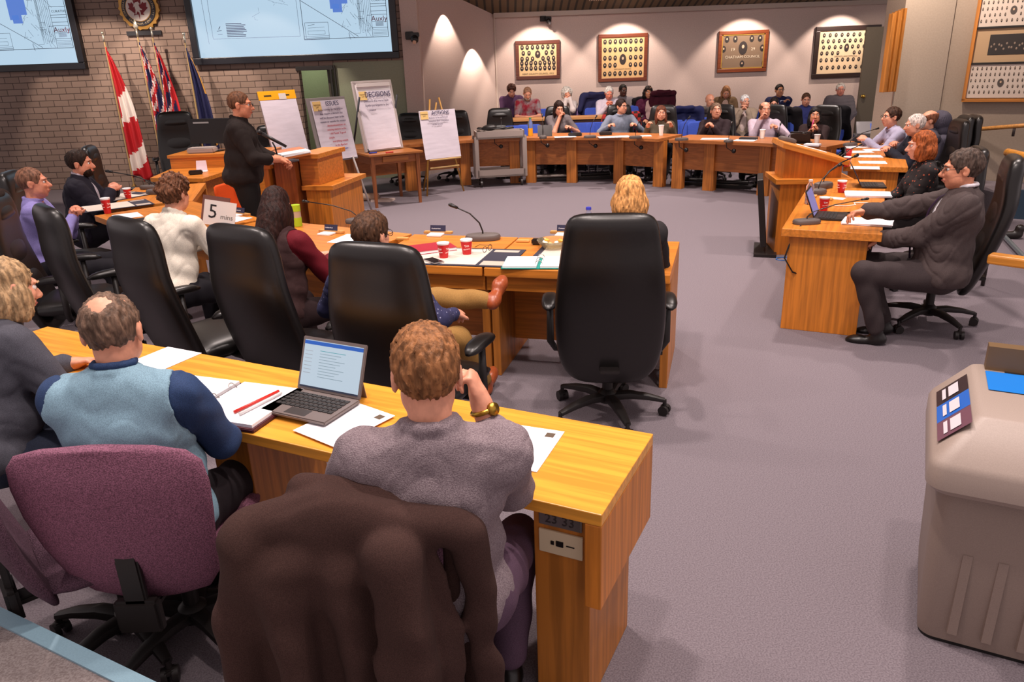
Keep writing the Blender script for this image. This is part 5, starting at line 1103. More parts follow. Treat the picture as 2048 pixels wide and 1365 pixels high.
# gallery
GA = dict(vox=.0115, legs='#26222a')
seatb(P((1023, 181), (15.7,), 184, 'man with curly dark hair in a purple zip sweater, gallery left corner', ('curly', '#4a2a1e'), ('sweater', '#4c3150'), hp=28, lean=6, pose='lap', fz=.2, **GA), 'blue visitor chair under the man in a purple zip sweater')
seatb(P((1055, 187), (15.2,), 184, 'bearded balding man in a red and grey polo shirt, gallery', ('crop', '#a0785e'), ('polo', '#8a1c28', 'fabric', mat('#8a2030', .85, 'fabric', scale=.02, hex2='#8b8284')), hp=26, lean=12, w=1.3, pose='desk', beard='#b8a090', hl=(-.06, .40, .95), hr=(.06, .40, .95), fz=.2, **GA), 'blue visitor chair under the man in a red and grey polo')
seatb(P((1134, 188), (15.2,), 182, 'lady with curly white hair and glasses, hands at her chin, gallery', ('fluffy', '#e2dcd2'), ('shirt', '#cfc4c0'), sex='f', hp=4, hy=8, lean=10, glasses='#3a3030', hl=(-.03, .26, 1.16), hr=(.03, .26, 1.14), curl=60, fz=.2, **GA), 'blue visitor chair under the lady with curly white hair')
seatb(P((1218, 186), (15.0,), 178, 'white-haired man in a white striped shirt looking down, gallery', ('short', '#e4ddd4'), ('shirt', '#cdc3cf'), hp=22, lean=4, pose='clasp', w=1.12, fz=.2, hl=(-.05, .22, 1.0), hr=(.05, .22, 1.0), skin='#e0876c', **GA), 'blue visitor chair under the white-haired man in a white shirt')
seatb(P((1246, 181), (15.7,), 176, 'man with close-cropped black hair in a grey sweater, gallery', ('crop', '#120c0a'), ('sweater', '#7a7276'), hp=6, hy=12, lean=0, pose='lap', skin='#553225', fz=.2, **GA), 'blue visitor chair under the man in a grey sweater')
seatb(P((1297, 184), (15.5,), 176, 'woman with shoulder-length dark hair in a maroon blazer, gallery', ('wavy', '#1e1412'), ('jacket', '#4a1230'), under='#c9a8a0', sex='f', hp=8, lean=2, pose='lap', skin='#c98a68', fz=.2, **GA), 'blue visitor chair under the woman in a maroon blazer')
seatb(P((1420, 201), (14.6,), 165, 'bald man in a pale blue shirt, gallery', ('none', '#a07860'), ('shirt', '#b3bdd0'), hp=4, hy=26, lean=2, pose='lap', **GA), 'blue visitor chair under the bald man in pale blue')
seatb(P((1452, 184), (15.7,), 168, 'woman with light brown hair and a pale scarf, looking down, gallery', ('bob', '#a0714c'), ('jacket', '#6a533c'), under='#c9a99a', sex='f', hp=26, lean=2, pose='lap', **GA), 'blue visitor chair under the woman with a pale scarf')
seatb(P((1490, 203), (14.5,), 164, 'white-haired man in a beige vest with folded hands, gallery', ('short', '#f0ebe4'), ('jacket', '#9c8a78'), under='#c9b4ae', hp=2, hy=22, lean=0, pose='clasp', w=1.1, hl=(-.04, .24, .98), hr=(.04, .24, .98), **GA), 'blue visitor chair under the white-haired man in a beige vest')
seatb(P((1559, 181), (15.5,), 160, 'man with glasses and black hair in a navy jacket, arms folded, gallery', ('short', '#1e1614'), ('jacket', '#22264a'), hp=-6, hy=20, lean=-2, glasses='#201818', hl=(.10, .20, .98), hr=(-.10, .22, 1.0), skin='#c98a66', **GA), 'blue visitor chair under the man in a navy jacket')
seatb(P((1548, 207), (14.3,), 158, 'person with short dark hair peeking out behind the lilac-shirted man', ('short', '#201412'), ('jacket', '#24409c'), hp=10, lean=0, pose='lap', sc_=.92, **GA), 'blue visitor chair under the person peeking out behind the lilac shirt')
seatb(P((1612, 199), (14.6,), 158, 'balding man in a blue shirt looking down, gallery', ('crop', '#5c4030'), ('shirt', '#343a72'), hp=12, hy=10, lean=-2, pose='lap', w=1.25, **GA), 'blue visitor chair under the man in a blue shirt')
seatb(P((1681, 179), (15.1,), 160, 'white-haired man with glasses in a quilted grey jacket, gallery right end', ('short', '#dcd4cc'), ('puffer', '#6c666c'), hp=2, hy=6, lean=-4, pose='thighs', w=1.3, glasses='#3a2c28', skin='#e0907a', vox=.0115, legs='#8b7a74'), 'blue visitor chair under the man in a quilted grey jacket')
# right side of the ring
seat(P((1783, 234), 1.13, 84, 'man with glasses and brown hair in a pale lilac shirt, leaning on the papers', ('short', '#3c261c'), ('shirt', '#a39fb8'), lean=24, hp=-2, hy=6, glasses='#181416', hl=(-.04, .50, .82), hr=(.06, .50, .82), w=1.12, vox=.009, curl=55, sc_=1.04), 'black leather chair of the man in pale lilac leaning on papers', -.02)
seat(P((1830, 250), 1.12, 80, 'person with white hair just behind the woman with a red bob', ('short', '#d8c9c0'), ('jacket', '#22232e'), lean=10, hp=6, vox=.0095, pose='clasp'), 'black leather chair of the white-haired person on the right side', -.02)
seat(P((1857, 241), 1.12, 78, 'man with balding brown hair behind the white-haired person, right side', ('bald', '#7a4a34'), ('sweater', '#4a4650'), lean=4, hp=0, vox=.010, pose='clasp'), 'black leather chair of the balding man behind the white-haired person', -.02)
seat(P((1877, 247), 1.08, 76, 'person in a grey hood at the right side of the ring', ('hood', '#4b4754'), ('sweater', '#4b4754'), lean=0, hp=6, vox=.010, pose='lap'), 'black leather chair of the person in a grey hood', -.02)
seat(P((1843, 290), 1.19, 72, 'woman with a coppery bob in a black floral blouse', ('bob', '#a4562a'), ('shirt', '#1d1516', 'fabric', dots('#1d1516', '#b0563c', 26, .17)), sex='f', lean=4, hp=6, vox=.0075, hl=(-.06, .34, .70), hr=(.05, .36, .70), legs='#1b1617', skin='#e6a488'), 'black leather chair behind the woman with a red bob', -.02)
P((1925, 338), 1.205, 64, 'man with greying hair and glasses in a dark suit and tie, right side', ('short', '#4f4038'), ('jacket', '#4d4241'), under='#e8e2e8', legs='#3c3334', lean=-7, tie='#2c1830', hp=4, hy=4, glasses='#141012', vox=.0062, w=1.2, hl=(.02, .34, .66), hr=(.0, .62, .80), feet=((-.12, .30), (.10, .26)), curl=35, sc_=1.08, skin='#d9906f')

trash(EXP)
# ------------------------------------------------------------------ draped coats
def drape(name, loc, rz, w, h, color, label, ztop=.93, th=.05, sleeves=True, vox=.012, kind='fabric', m=None, sleeve_drop=.5, seed=1, y0=-.36, group=None, cat='coat', fold=.014, parent_z=0):
    zb = ztop - h; P = [cap((-w / 2 + .05, y0, ztop), (w / 2 - .05, y0, ztop), .055, k=.03), cap((-w * .22, y0 + .05, ztop + .035), (w * .22, y0 + .05, ztop + .035), .035, k=.03),
         ell((0, y0 - .05, ztop - h * .45), (w * .50, th, h * .52)), cap((-w * .40, y0 - .045, ztop - .08), (-w * .42, y0 - .05, zb + .04), .055, .05), cap((w * .40, y0 - .045, ztop - .08), (w * .44, y0 - .05, zb + .04), .055, .05), cap((0, y0 - .06, ztop - .1), (.03, y0 - .07, zb + .03), .06, .05)]
    if sleeves: P += [cap((-w / 2 + .03, y0 - .01, ztop - .02), (-w / 2 - .02, y0 - .03, ztop - h * sleeve_drop), .075, .062), cap((w / 2 - .03, y0 - .01, ztop - .02), (w / 2 + .03, y0 + .0, ztop - h * sleeve_drop), .075, .062)]
    if name == 'brown_coat':
        P = [cap((-w / 2 + .06, y0 - .01, ztop - .015), (-.05, y0, ztop + .02), .05, .05, k=.03), cap((-.05, y0, ztop + .02), (w / 2 - .06, y0 - .01, ztop - .03), .05, .05, k=.03), cap((-w * .20, y0 + .055, ztop + .05), (w * .26, y0 + .06, ztop + .01), .032, .03, k=.015), ell((0, y0 - .035, ztop - h * .42), (w * .46, .045, h * .50), k=.03),
             cap((-w * .44, y0 - .02, ztop - .05), (-w * .50, y0 - .02, ztop - h * .85), .062, .050, k=.03), cap((w * .18, y0 - .075, ztop - .07), (w * .20, y0 - .12, ztop - .42), .070, .066, k=.014), cap((w * .20, y0 - .12, ztop - .42), (w * .17, y0 - .10, ztop - .80), .066, .052, k=.014),
             cap((w * .46, y0 + .0, ztop - .05), (w * .52, y0 - .01, ztop - h * .95), .045, .040, k=.03), cap((w * .38, y0 + .02, ztop - .04), (w * .47, y0 + .07, ztop - h * .95), .03, .03, k=.01), cap((-w * .24, y0 - .06, ztop - .10), (-w * .22, y0 - .09, ztop - h * .9), .058, .045, k=.03), cap((-w * .02, y0 - .06, ztop - .12), (-w * .05, y0 - .085, ztop - h * .7), .045, .03, k=.03)]
    nz = lambda X: fold * np.sin(X[:, 0] * 36 + 2.2 * np.sin(X[:, 2] * 5 + seed)) * np.clip((ztop + .03 - X[:, 2]) * 4, 0, 1) + folds(X, .007 if name != 'brown_coat' else .011, 22 if name != 'brown_coat' else 17, seed)
    o = link(name, sdf_mesh(name, P, vox, .03, nz), m or mat(color, .95, kind, spec=.2), None); o.location = loc; o.rotation_euler = (0, 0, rz); return tag(o, label, cat, group)
gl = GCH.location
bc = drape('brown_coat', (gl.x, gl.y, 0), GCH.rotation_euler.z, .58, .82, '#3a2825', 'big dark brown fleece coat draped over the task chair in the foreground', .955, .055, vox=.0075, sleeve_drop=.80, seed=2, m=mat('#402d29', .95, 'fabric', spec=.15), fold=.017)
b = MB()
for z in (.30,): b.cone((.27, -.43, z), (.27, -.445, z - .0), .014, .013, 14)
b.build('button', mat('#1d1514', .4), bc, autos=40)
def cdrape(px, Y, zt, w, h, color, label, yaw=180, **k):
    q = at(px, 230, Y); z_ = .2 if Y > 14.6 and q[0] < 3.1 else 0; a = R(yaw); c = copy_tree(BLUE); c.location = (q[0] - math.sin(a) * .27, Y + math.cos(a) * .27, z_); c.rotation_euler = (0, 0, a); tag(c, 'chair under ' + label, 'chair', 'blue upholstered visitor chairs')
    return drape('draped_coat', (q[0], Y, 0), R(yaw), w, h, color, label, zt, y0=.0, vox=.014, **k)
cdrape(1192, 15.1, 1.30, .55, .5, '#2a2c4e', 'navy coat heaped over a chair left of the white-haired man in white', group=None)
cdrape(1325, 15.4, 1.28, .5, .35, '#3e1420', 'maroon quilted coat lying on the chair beside the woman in a blazer', sleeves=False)
cdrape(1283, 15.6, 1.16, .4, .3, '#211d22', 'black coat behind the grey-sweatered man in the gallery', sleeves=False)
cdrape(1243, 14.25, .98, .62, .5, '#7a1c1c', 'red and black plaid jacket behind the man with glasses', m=plaid('#a3241f', '#281414'))
cdrape(1368, 14.0, 1.05, .62, .75, '#23264a', 'long navy coat over a chair right of the young woman in olive')
cdrape(1398, 14.4, 1.0, .5, .5, '#5c5450', 'shiny grey-brown jacket over a chair left of the bald man in pale blue', kind='leather')
cdrape(1562, 12.75, 1.06, .55, .6, '#1c191c', 'black coat over the chair behind the heavy man in pale lilac', yaw=150)
cdrape(1662, 12.35, 1.08, .48, .85, '#17161a', 'black jacket with round white badge behind the woman with a pink pen', yaw=150)
trash(BLUE); drape('draped_coat', LC2.location, LC2.rotation_euler.z, .56, .75, '#2c201c', 'dark brown jacket over the chair back at the left edge', 1.19, y0=-.40, th=.09, vox=.012)
# ------------------------------------------------------------------ things on the desks
TOPZ = .7665
def put(o, px, py, rz=0, z=TOPZ, label=None, cat=None, group=None):
    x, y = G(px, py, z); o.location = (x, y, z); o.rotation_euler = (0, 0, R(rz)); return tag(o, label, cat, group)
CUP = paper_cup(); 
for px, py, rz, lb in ((888, 517, 0, 'red takeaway cup nearer the black phone, left of the two on the desk mat'), (934, 510, 40, 'red takeaway cup right of the other one, before the gooseneck microphone'), (216, 427, 10, 'tall red takeaway cup on the desk mat of the man in lilac'), (257, 397, 20, 'red takeaway cup before the bearded man in a suit'),
                       (1647, 421, 30, 'red takeaway cup behind the nearest laptop on the right-hand desk'), (1682, 385, 60, 'red takeaway cup beside the white papers, middle of the right-hand desk'), (1693, 333, 0, 'red takeaway cup at the near end of the paper-covered desk'), (1697, 313, 0, 'red takeaway cup farther along the paper-covered desk')):
    c = copy_tree(CUP); put(c, px, py, rz, label=lb, cat='cup', group='red takeaway cups'); 
    if px == 216: c.scale = (1.05, 1.05, 1.35)
trash(CUP)
WCUP = paper_cup(False, .11)
for px, py, s_, lb in ((1322, 271, 1.45, 'tall white paper cup before the young woman in olive'), (1524, 277, 1.15, 'white paper cup before the heavy man in pale lilac'), (1633, 288, 1.15, 'white paper cup before the woman with a pink pen')):
    c = copy_tree(WCUP); put(c, px, py, 0, label=lb, cat='cup', group='white paper cups'); c.scale = (1.1, 1.1, s_)
trash(WCUP)
# desk mats with papers
def mat_set(px, py, rz, w, d, label, cal=True):
    r_ = empty('desk_mat'); b = MB(); b.box(-w / 2, w / 2, -d / 2, d / 2, 0, .004, b=.0015); b.build('mat_pad', mat('#2b2a3a', .6), r_); b = MB(); b.box(-w * .44, w * .22, -d * .44, d * .44, .004, .006); b.build('blotter_sheet', mat('#cfc3b6', .8, 'paper'), r_)
    if cal: b = MB(); b.box(w * .25, w * .46, -d * .44, -d * .22, .004, .0055); b.box(w * .25, w * .46, d * .30, d * .42, .004, .0055); b.build('calendar_slip', mat('#b9a99c', .8), r_)
    return put(r_, px, py, rz, label=label, cat='desk mat', group='dark desk mats')
mat_set(917, 514, -15, .80, .46, 'dark desk mat with blotter under the two red cups')
mat_set(232, 412, 36, .62, .42, 'dark desk mat with white sheet before the man in lilac')
mat_set(247, 393, 60, .50, .40, 'dark desk mat before the bearded man in a suit')
mat_set(1180, 507, -16, .70, .40, 'dark desk mat mostly hidden behind the big black chair')
def slab(name, size, m, px, py, rz, label, cat, group=None, z=TOPZ, tilt=0):
    b = MB(); b.box(-size[0] / 2, size[0] / 2, -size[1] / 2, size[1] / 2, 0, size[2], b=min(size) * .2); o = b.build(name, m); put(o, px, py, rz, z, label, cat, group); return o
nb = empty('notebook'); b = MB(); b.box(-.15, .15, -.105, .105, 0, .004); b.box(-.15, .15, -.105, .105, .02, .024); b.box(-.152, -.146, -.105, .105, 0, .024); b.build('cover', mat('#a3122a', .5, 'leather'), nb, bevel=.001); b = MB(); b.box(-.146, .147, -.102, .102, .004, .02); b.build('pages', PAPER(), nb)
put(nb, 862, 500, 22, TOPZ + .006, 'thick red hardcover notebook left of the two red cups', 'notebook')
def phone(px, py, rz, label, z=TOPZ): r_ = empty('mobile_phone'); b = MB(); b.box(-.037, .037, -.075, .075, 0, .008, b=.002); b.build('phone_body', mat('#bdb8b6', .3, metal=.6), r_); b = MB(); b.box(-.034, .034, -.070, .070, .008, .0087); b.build('phone_glass', mat('#141216', .12), r_); return put(r_, px, py, rz, z, label, 'phone')
phone(867, 523, 35, 'black mobile phone on the desk mat before the red cups', TOPZ + .007); phone(1694, 428, 80, 'long black phone with white cable on the right-hand desk'); phone(386, 793, 60, 'black mobile phone lying on the open binder', .788)
def spectacles(px, py, rz, z, label):
    b = MB()
    for sg in (-1, 1): b.tube([(sg * .033 + .024 * math.cos(a), 0, .02 + .019 * math.sin(a)) for a in [2 * math.pi * i / 14 for i in range(15)]], .002, 5); b.tube([(sg * .056, 0, .028), (sg * .064, .10, .022), (sg * .058, .135, .004)], .002, 5)
    b.tube([(-.01, 0, .024), (.01, 0, .024)], .002, 5); return put(b.build('eyeglasses', BLK(), None, True), px, py, rz, z, label, 'glasses')
spectacles(975, 503, 60, TOPZ + .006, 'folded dark-framed glasses on the desk mat right of the cups')
MIC = mic(L=.15, dirx=-.9, up=.17); MICT = mic(L=.40, dirx=1.0, up=.13); MICF = mic(L=.09, dirx=.9, up=.24)
for src, px, py, rz, lb, s_ in ((MIC, 966, 479, 0, 'gooseneck microphone on a grey base before the empty stretch of desk', (1.25, 1.2, 1)), (MICT, 716, 446, 170, 'gooseneck microphone reaching left before the man with tousled hair', (1, 1, .9)), (MICT, 316, 388, 165, 'gooseneck microphone stretching toward the Canadian flag', (1.3, 1, 1.2)), (MICT, 300, 378, 170, 'second thin gooseneck microphone by the bearded man', (1.1, 1, 1)), (MICT, 1613, 447, 5, 'gooseneck microphone at the near corner of the right-hand desk', (1.0, 1, .8)),
                      (MICT, 1636, 388, 40, 'gooseneck microphone by the red cup in the middle of the right-hand desk', (.8, 1, 1.1)), (MICT, 1646, 376, 30, 'farther gooseneck microphone on the right-hand desk', (1.0, 1, 1.3)), (MICT, 1676, 332, 30, 'gooseneck microphone at the near end of the paper-covered desk', (.8, 1, 1)), (MICT, 1700, 292, 20, 'gooseneck microphone before the man leaning on papers', (1, 1, 1.0)),
                      (MICF, 1086, 277, 90, 'gooseneck microphone before the young woman resting her chin', (1, 1, 1.1)), (MICF, 1180, 276, 0, 'gooseneck microphone left of the man with glasses, far desk', (1, 1, 1)), (MICF, 1271, 277, 0, 'gooseneck microphone left of the young woman in olive', (1, 1, 1)), (MICF, 1363, 281, 0, 'gooseneck microphone left of the man in a dark quarter-zip sweater', (1, 1, 1)), (MICF, 1457, 284, 60, 'gooseneck microphone left of the heavy man in pale lilac', (1, 1, .8)), (MICF, 1555, 288, 60, 'gooseneck microphone behind the right lectern on the far desk', (1, 1, .8)), (MICF, 1003, 268, 90, 'gooseneck microphone above the grey trolley', (1, 1, .8))):
    c = copy_tree(src); put(c, px, py, rz, label=lb, cat='microphone', group='gooseneck desk microphones'); c.scale = s_
    if src is MICF:
        for ch in c.children:
            pass
for m_ in (MIC, MICT, MICF): trash(m_)
# round microphone plugs hanging on cables in front of the far desk
for px, py in ((1095, 291), (1191, 292), (1282, 295), (1372, 300), (1467, 302), (1002, 293)):
    q = G(px, 290, .62); Y0 = {1095: 12.62, 1191: 12.58, 1282: 12.2, 1372: 11.55, 1467: 11.15, 1002: 12.78}[px]; t0 = at(px - 14, 272, Y0); t1 = at(px, py, Y0); r_ = empty('hanging_plug', (t1[0], Y0, t1[2]), 0, None); b = MB(); b.tube([(t0[0] - t1[0], 0, .17), (t0[0] - t1[0] + .01, -.01, .05), (-.03, -.01, .0), (0, 0, 0)], .006, 6); b.build('cable', BLK(), r_, True); b = MB(); b.ball((0, -.012, 0), .034, 10); b.build('plug', BLK(), r_, True)
    tag(r_, 'round black plug on a cable hanging before the %s, far desk' % {1095: 'first bay', 1191: 'second bay', 1282: 'third bay', 1372: 'bay right of double post', 1467: 'last bay before the lectern', 1002: 'bay behind the trolley'}[px], 'plug', 'plugs hanging before the far desk')
# navy cards with note pads and wooden stands
def card(px, py, rz, label):
    r_ = empty('desk_name_card'); b = MB(); b.box(-.11, .11, -.01, .03, 0, .018, b=.003); b.build('wooden_stand', mat('#c99350', .5, 'oakx'), r_); b = MB(); b.add([(-.06, .0, .015), (.06, .0, .015), (.06, .012, .062), (-.06, .012, .062)], [(0, 1, 2, 3)]); o = b.build('navy_card', mat('#23233f', .5), r_); sd = o.modifiers.new('t', 'SOLIDIFY'); sd.thickness = .002
    text('Chatham-Kent', 'lettering', .012, WHITE(), r_, (-.012, -.002, .040), (R(76), 0, 0), .0002); b = MB(); b.box(-.055, .055, -.10, -.012, 0, .012, b=.002); b.build('note_pad', WHITE(), r_); return put(r_, px, py, rz, label=label, cat='card stand', group='navy name cards on wooden stands')
card(876, 468, -14, 'navy card on wooden stand with note pad behind the red notebook'); card(662, 466, -24, 'navy card on wooden stand before the long-haired woman'); card(1130, 468, -16, 'navy card on wooden stand partly behind the big black chair'); card(480, 430, -34, 'navy card on wooden stand left of the long-haired woman')
W_ = mat('#d8a25c', .5, 'oakx')
for px, py, rz, lb in ((805, 479, -10, 'small pale wooden block left of the red notebook'), (1046, 484, -12, 'small pale wooden block right of the big microphone'), (1660, 400, 60, 'small pale wooden block beside the red cup on the right-hand desk'), (1628, 394, 60, 'small pale wooden block by the bottle on the right-hand desk')): slab('wooden_block', (.09, .04, .014), W_, px, py, rz, lb, 'block', 'pale wooden blocks')
slab('black_box', (.085, .05, .04), BLK(), 1076, 489, -15, 'small black box right of the wooden block', 'box')
bw = empty('candy_bowl'); b = MB(); b.lathe([(.001, 0), (.06, 0), (.10, .035), (.115, .06), (.108, .06), (.094, .036), (.055, .008), (.001, .006)], 28); b.build('bowl', glass('#f2e6c8'), bw, True); put(bw, 1108, 497, 0, label='glass bowl of wrapped candies left of the big black chair', cat='bowl')
for k in range(12): a = k * 2.4; r_ = .02 + .05 * ((k * 37) % 10) / 10; b = MB(); b.ball((r_ * math.cos(a), r_ * math.sin(a), .03 + .012 * (k % 3)), (.020, .014, .010), 8); o = b.build('wrapped_candy', mat(('#e8d08a', '#f4efe2', '#d8a83c')[k % 3], .3), None, True); put(o, 1108, 497, k * 40, label='wrapped candy in the glass bowl', cat='candy', group='wrapped candies in the glass bowl')
def binder(px, py, rz, w, d, cover, label, z=TOPZ, rings=True, case=False):
    r_ = empty('open_binder'); b = MB()
    for sg in (-1, 1): b.box(*sorted((sg * .008, sg * w / 2)), -d / 2, d / 2, 0, .006 if not case else .014, b=.003)
    b.box(-.012, .012, -d / 2, d / 2, 0, .006, b=.002); b.build('cover', mat(cover, .5, 'leather'), r_)
    for sg in (-1, 1): b = MB(); x0, x1 = sorted((sg * .012, sg * (w / 2 - .012))); zt = .006 if not case else .014; b.box(x0, x1, -d / 2 + .012, d / 2 - .012, zt, zt + .012); b.build('page_stack', PAPER(), r_)
    if rings:
        for y in (-d * .3, 0, d * .3): b = MB(); b.tube([(.022 * math.cos(a), y, .018 + .024 * math.sin(a)) for a in [math.pi * i / 8 for i in range(9)]], .0025, 6); b.build('ring', STEEL(), r_, True)
    return put(r_, px, py, rz, z, label, 'binder')
bt = binder(1080, 528, -8, .46, .27, '#1f8f83', 'open ring binder with teal cover hanging over the desk edge')
ob = binder(432, 808, -20, .60, .34, '#4a1a22', 'open zipped maroon portfolio with white pages beside the laptop', case=True)
b = MB(); b.tube([(.17, -.10, .034), (.215, .10, .034)], .006, 8); b.build('pen', mat('#c8281c', .4), ob, True); b = MB(); b.tube([(.20, -.11, .034), (.235, .09, .034)], .006, 8); b.build('pen', mat('#d8d4d2', .4), ob, True)
# sheets
SH = (.216, .279)
for px, py, rz, n, lb, sz in ((318, 722, -27, 1, 'white sheet on the press table right of the balding man in the fleece vest', SH), (690, 850, -38, 1, 'white sheet with small picture sticking out from under the laptop', SH), (1040, 893, -22, 1, 'white sheet with small coloured picture right of the sweater man', SH),
                          (1735, 446, 62, 4, 'stack of white pages before the man in a dark suit', (.23, .33)), (1735, 391, 70, 5, 'thick stack of white papers before the woman with a red bob', (.24, .36)), (1672, 397, 50, 1, 'folded white paper beside the wooden block, right-hand desk', (.1, .14)),
                          (1730, 336, 68, 2, 'white and blue papers at the near end of the paper-covered desk', SH), (1745, 325, 70, 1, 'white sheet before the hands of the person in dark sleeves', SH), (1738, 313, 74, 2, 'open white booklet before the grey hood', SH), (1720, 304, 80, 2, 'white papers under the hands of the man in pale lilac', SH), (1752, 300, 80, 1, 'white sheet under the elbow of the man in pale lilac', SH), (1715, 294, 80, 1, 'white sheet farthest on the paper-covered desk', SH),
                          (277, 455, 40, 2, 'white papers before the curly-haired man', SH), (255, 432, 35, 1, 'white sheet between the desk mat and the black folder', SH), (700, 478, -20, 1, 'white sheet by the hands of the long-haired woman', SH), (462, 441, -30, 2, 'white papers with blue clip right of the five minute sign', SH),
                          (1130, 274, 2, 2, 'white papers before the young woman resting her chin', (.35, .2)), (1228, 274, 2, 2, 'white papers before the man with glasses at the far desk', (.5, .25)), (1290, 272, -4, 1, 'white booklet left of the tall white cup', (.2, .2)), (1430, 278, -20, 2, 'white papers before the man in a dark quarter-zip sweater', (.4, .22)), (1490, 281, -30, 2, 'white papers under the pen hand of the heavy man', (.3, .22))):
    o = sheet('paper_sheet', sz, TOPZ + (.006 if px in (690,) else 0), R(rz), lb, 'paper', *G(px, py, TOPZ), th=.0035 if n > 2 else .0015, n=n, m=mat('#f6f3f8', .7))
    if px in (690, 1040): b = MB(); b.box(.055, .085, .085, .115, .0016, .0022); o2 = b.build('printed_picture', mat('#5a4a3a', .6), o)
for px, py, rz, sz, lb in ((268, 445, 40, (.30, .22, .012), 'closed black folder before the curly-haired man'), (1150, 272, 0, (.22, .12, .05), 'black box unit on the far desk before the chin-resting woman'), (1211, 270, 0, (.2, .12, .05), 'black box unit on the far desk before the man with glasses'), (1497, 279, -30, (.25, .14, .03), 'black box unit before the heavy man in pale lilac'), (1625, 292, -40, (.2, .12, .03), 'pale booklet pile before the woman with a pink pen')): slab('desk_box', sz, BLKP() if 'black' in lb else PAPER(), px, py, rz, lb, 'box')
# laptops and tablet
def laptop_at(px, py, rz, label, **k):
    r_, sc_, w, d = laptop(**k); return put(r_, px, py, rz, label=label, cat='laptop'), sc_, w, d
l1, s1, w, d = laptop_at(622, 822, -27, 'slim grey laptop with detachable keyboard showing a document, foreground table', w=.30, d=.205, ang=112, screen='#cfe2f2', body='#6a5f5c'); l1.location.z += .012
def scr(sc_, x0, x1, z0, z1, c, nm='window_bar'): b = MB(); b.box(x0, x1, -.0052, -.0047, z0, z1); return b.build(nm, mat(c, .5), sc_)
scr(s1, -.138, .138, .176, .190, '#1f5fc0'); 
for k in range(10): scr(s1, -.06, .06 - .02 * (k % 3), .155 - k * .011, .157 - k * .011, '#7f9fae' if k else '#3f9fae', 'text_line')
for k in range(7): scr(s1, -.13, -.095, .15 - k * .014, .152 - k * .014, '#9aa8b4', 'text_line')
scr(s1, -.138, .138, .012, .018, '#26324a'); b = MB(); b.add([(-.12, .006, .12), (.12, .006, .12), (.12, .09, -.01), (-.12, .09, -.01)], [(0, 1, 2, 3)]); o = b.build('kickstand', mat('#8a7a74', .4), s1); o.modifiers.new('t', 'SOLIDIFY').thickness = .003
laptop_at(1662, 434, 62, 'black laptop nearest on the right-hand desk, screen edge-on', ang=112, screen='#8f86c8', body='#26211f')
laptop_at(1745, 372, 70, 'black laptop before the woman with a red bob', ang=118, screen='#4f6fc0', body='#26211f')
tb = empty('tablet'); b = MB(); b.box(-.12, .12, -.004, .004, 0, .19, b=.003); o = b.build('tablet_body', mat('#2c2422', .3), tb); o.rotation_euler = (R(-20), 0, 0); put(tb, 1090, 273, 0, label='dark tablet propped up before the chin-resting woman', cat='tablet')
# bottles
def bottle(px, py, label, h, r, body, cap_, liquid=None, z=TOPZ):
    r_ = empty('bottle'); b = MB(); b.lathe([(.001, 0), (r, 0), (r, h * .72), (r * .45, h * .86), (r * .45, h * .92), (.001, h * .92)], 18); b.build('bottle_body', body, r_, True); b = MB(); b.lathe([(.001, h * .92), (r * .55, h * .92), (r * .5, h), (.001, h)], 16); b.build('cap', cap_, r_, autos=50)
    if liquid: b = MB(); b.lathe([(.001, .004), (r * 1.01, .004), (r * 1.01, h * .42), (.001, h * .42)], 18); b.build('drink', liquid, r_, autos=50)
    return put(r_, px, py, 0, z, label, 'bottle')
bottle(1061, 272, 'clear bottle with orange drink and green cap at the left end of the far desk', .30, .042, glass('#e8f0e8'), mat('#3f7a4c', .5), mat('#e8a020', .3)); bottle(1177, 477, 'bottle with blue cap peeking up behind the big black chair', .22, .036, glass('#cfd8f0'), mat('#2e35b0', .5)); bottle(1617, 408, 'clear plastic water bottle near the microphone on the right-hand desk', .20, .032, glass('#f2e2e8'), mat('#e8dcd8', .5))
lb_ = empty('shaker_bottle'); [(MB().lathe([(.001, z_), (.036, z_), (.036, z_ + h_), (.001, z_ + h_)], 16)).build('lime_band', mat('#a8c81c', .5), lb_, autos=50) for z_, h_ in ((0, .07), (.12, .05))]; b = MB(); b.lathe([(.001, .07), (.034, .07), (.034, .12), (.001, .12)], 16); b.build('clear_section', mat('#b8a890', .3), lb_, autos=50); put(lb_, 596, 452, 0, label='lime green stacked shaker bottle right of the long-haired woman', cat='bottle')
# five minute sign, held up over the desk
fm = empty('time_sign'); b = MB(); b.box(-.13, .13, -.003, .003, 0, .20); b.build('sign_card', mat('#dcd6d0', .7), fm); b = MB(); b.box(-.15, .07, .004, .012, .01, .235); b.build('clipboard', mat('#6a4238', .6), fm); text('5', 'lettering', .16, BLK(), fm, (-.055, -.004, .105), (R(90), 0, 0), .0005); text('mins', 'lettering', .055, mat('#5a524e', .6), fm, (.06, -.004, .075), (R(90), 0, 0), .0005)
put(fm, 437, 452, -4, label='white card reading 5 mins on the desk before the curly-haired man', cat='sign'); fm.rotation_euler = (R(-14), R(10), R(-2))
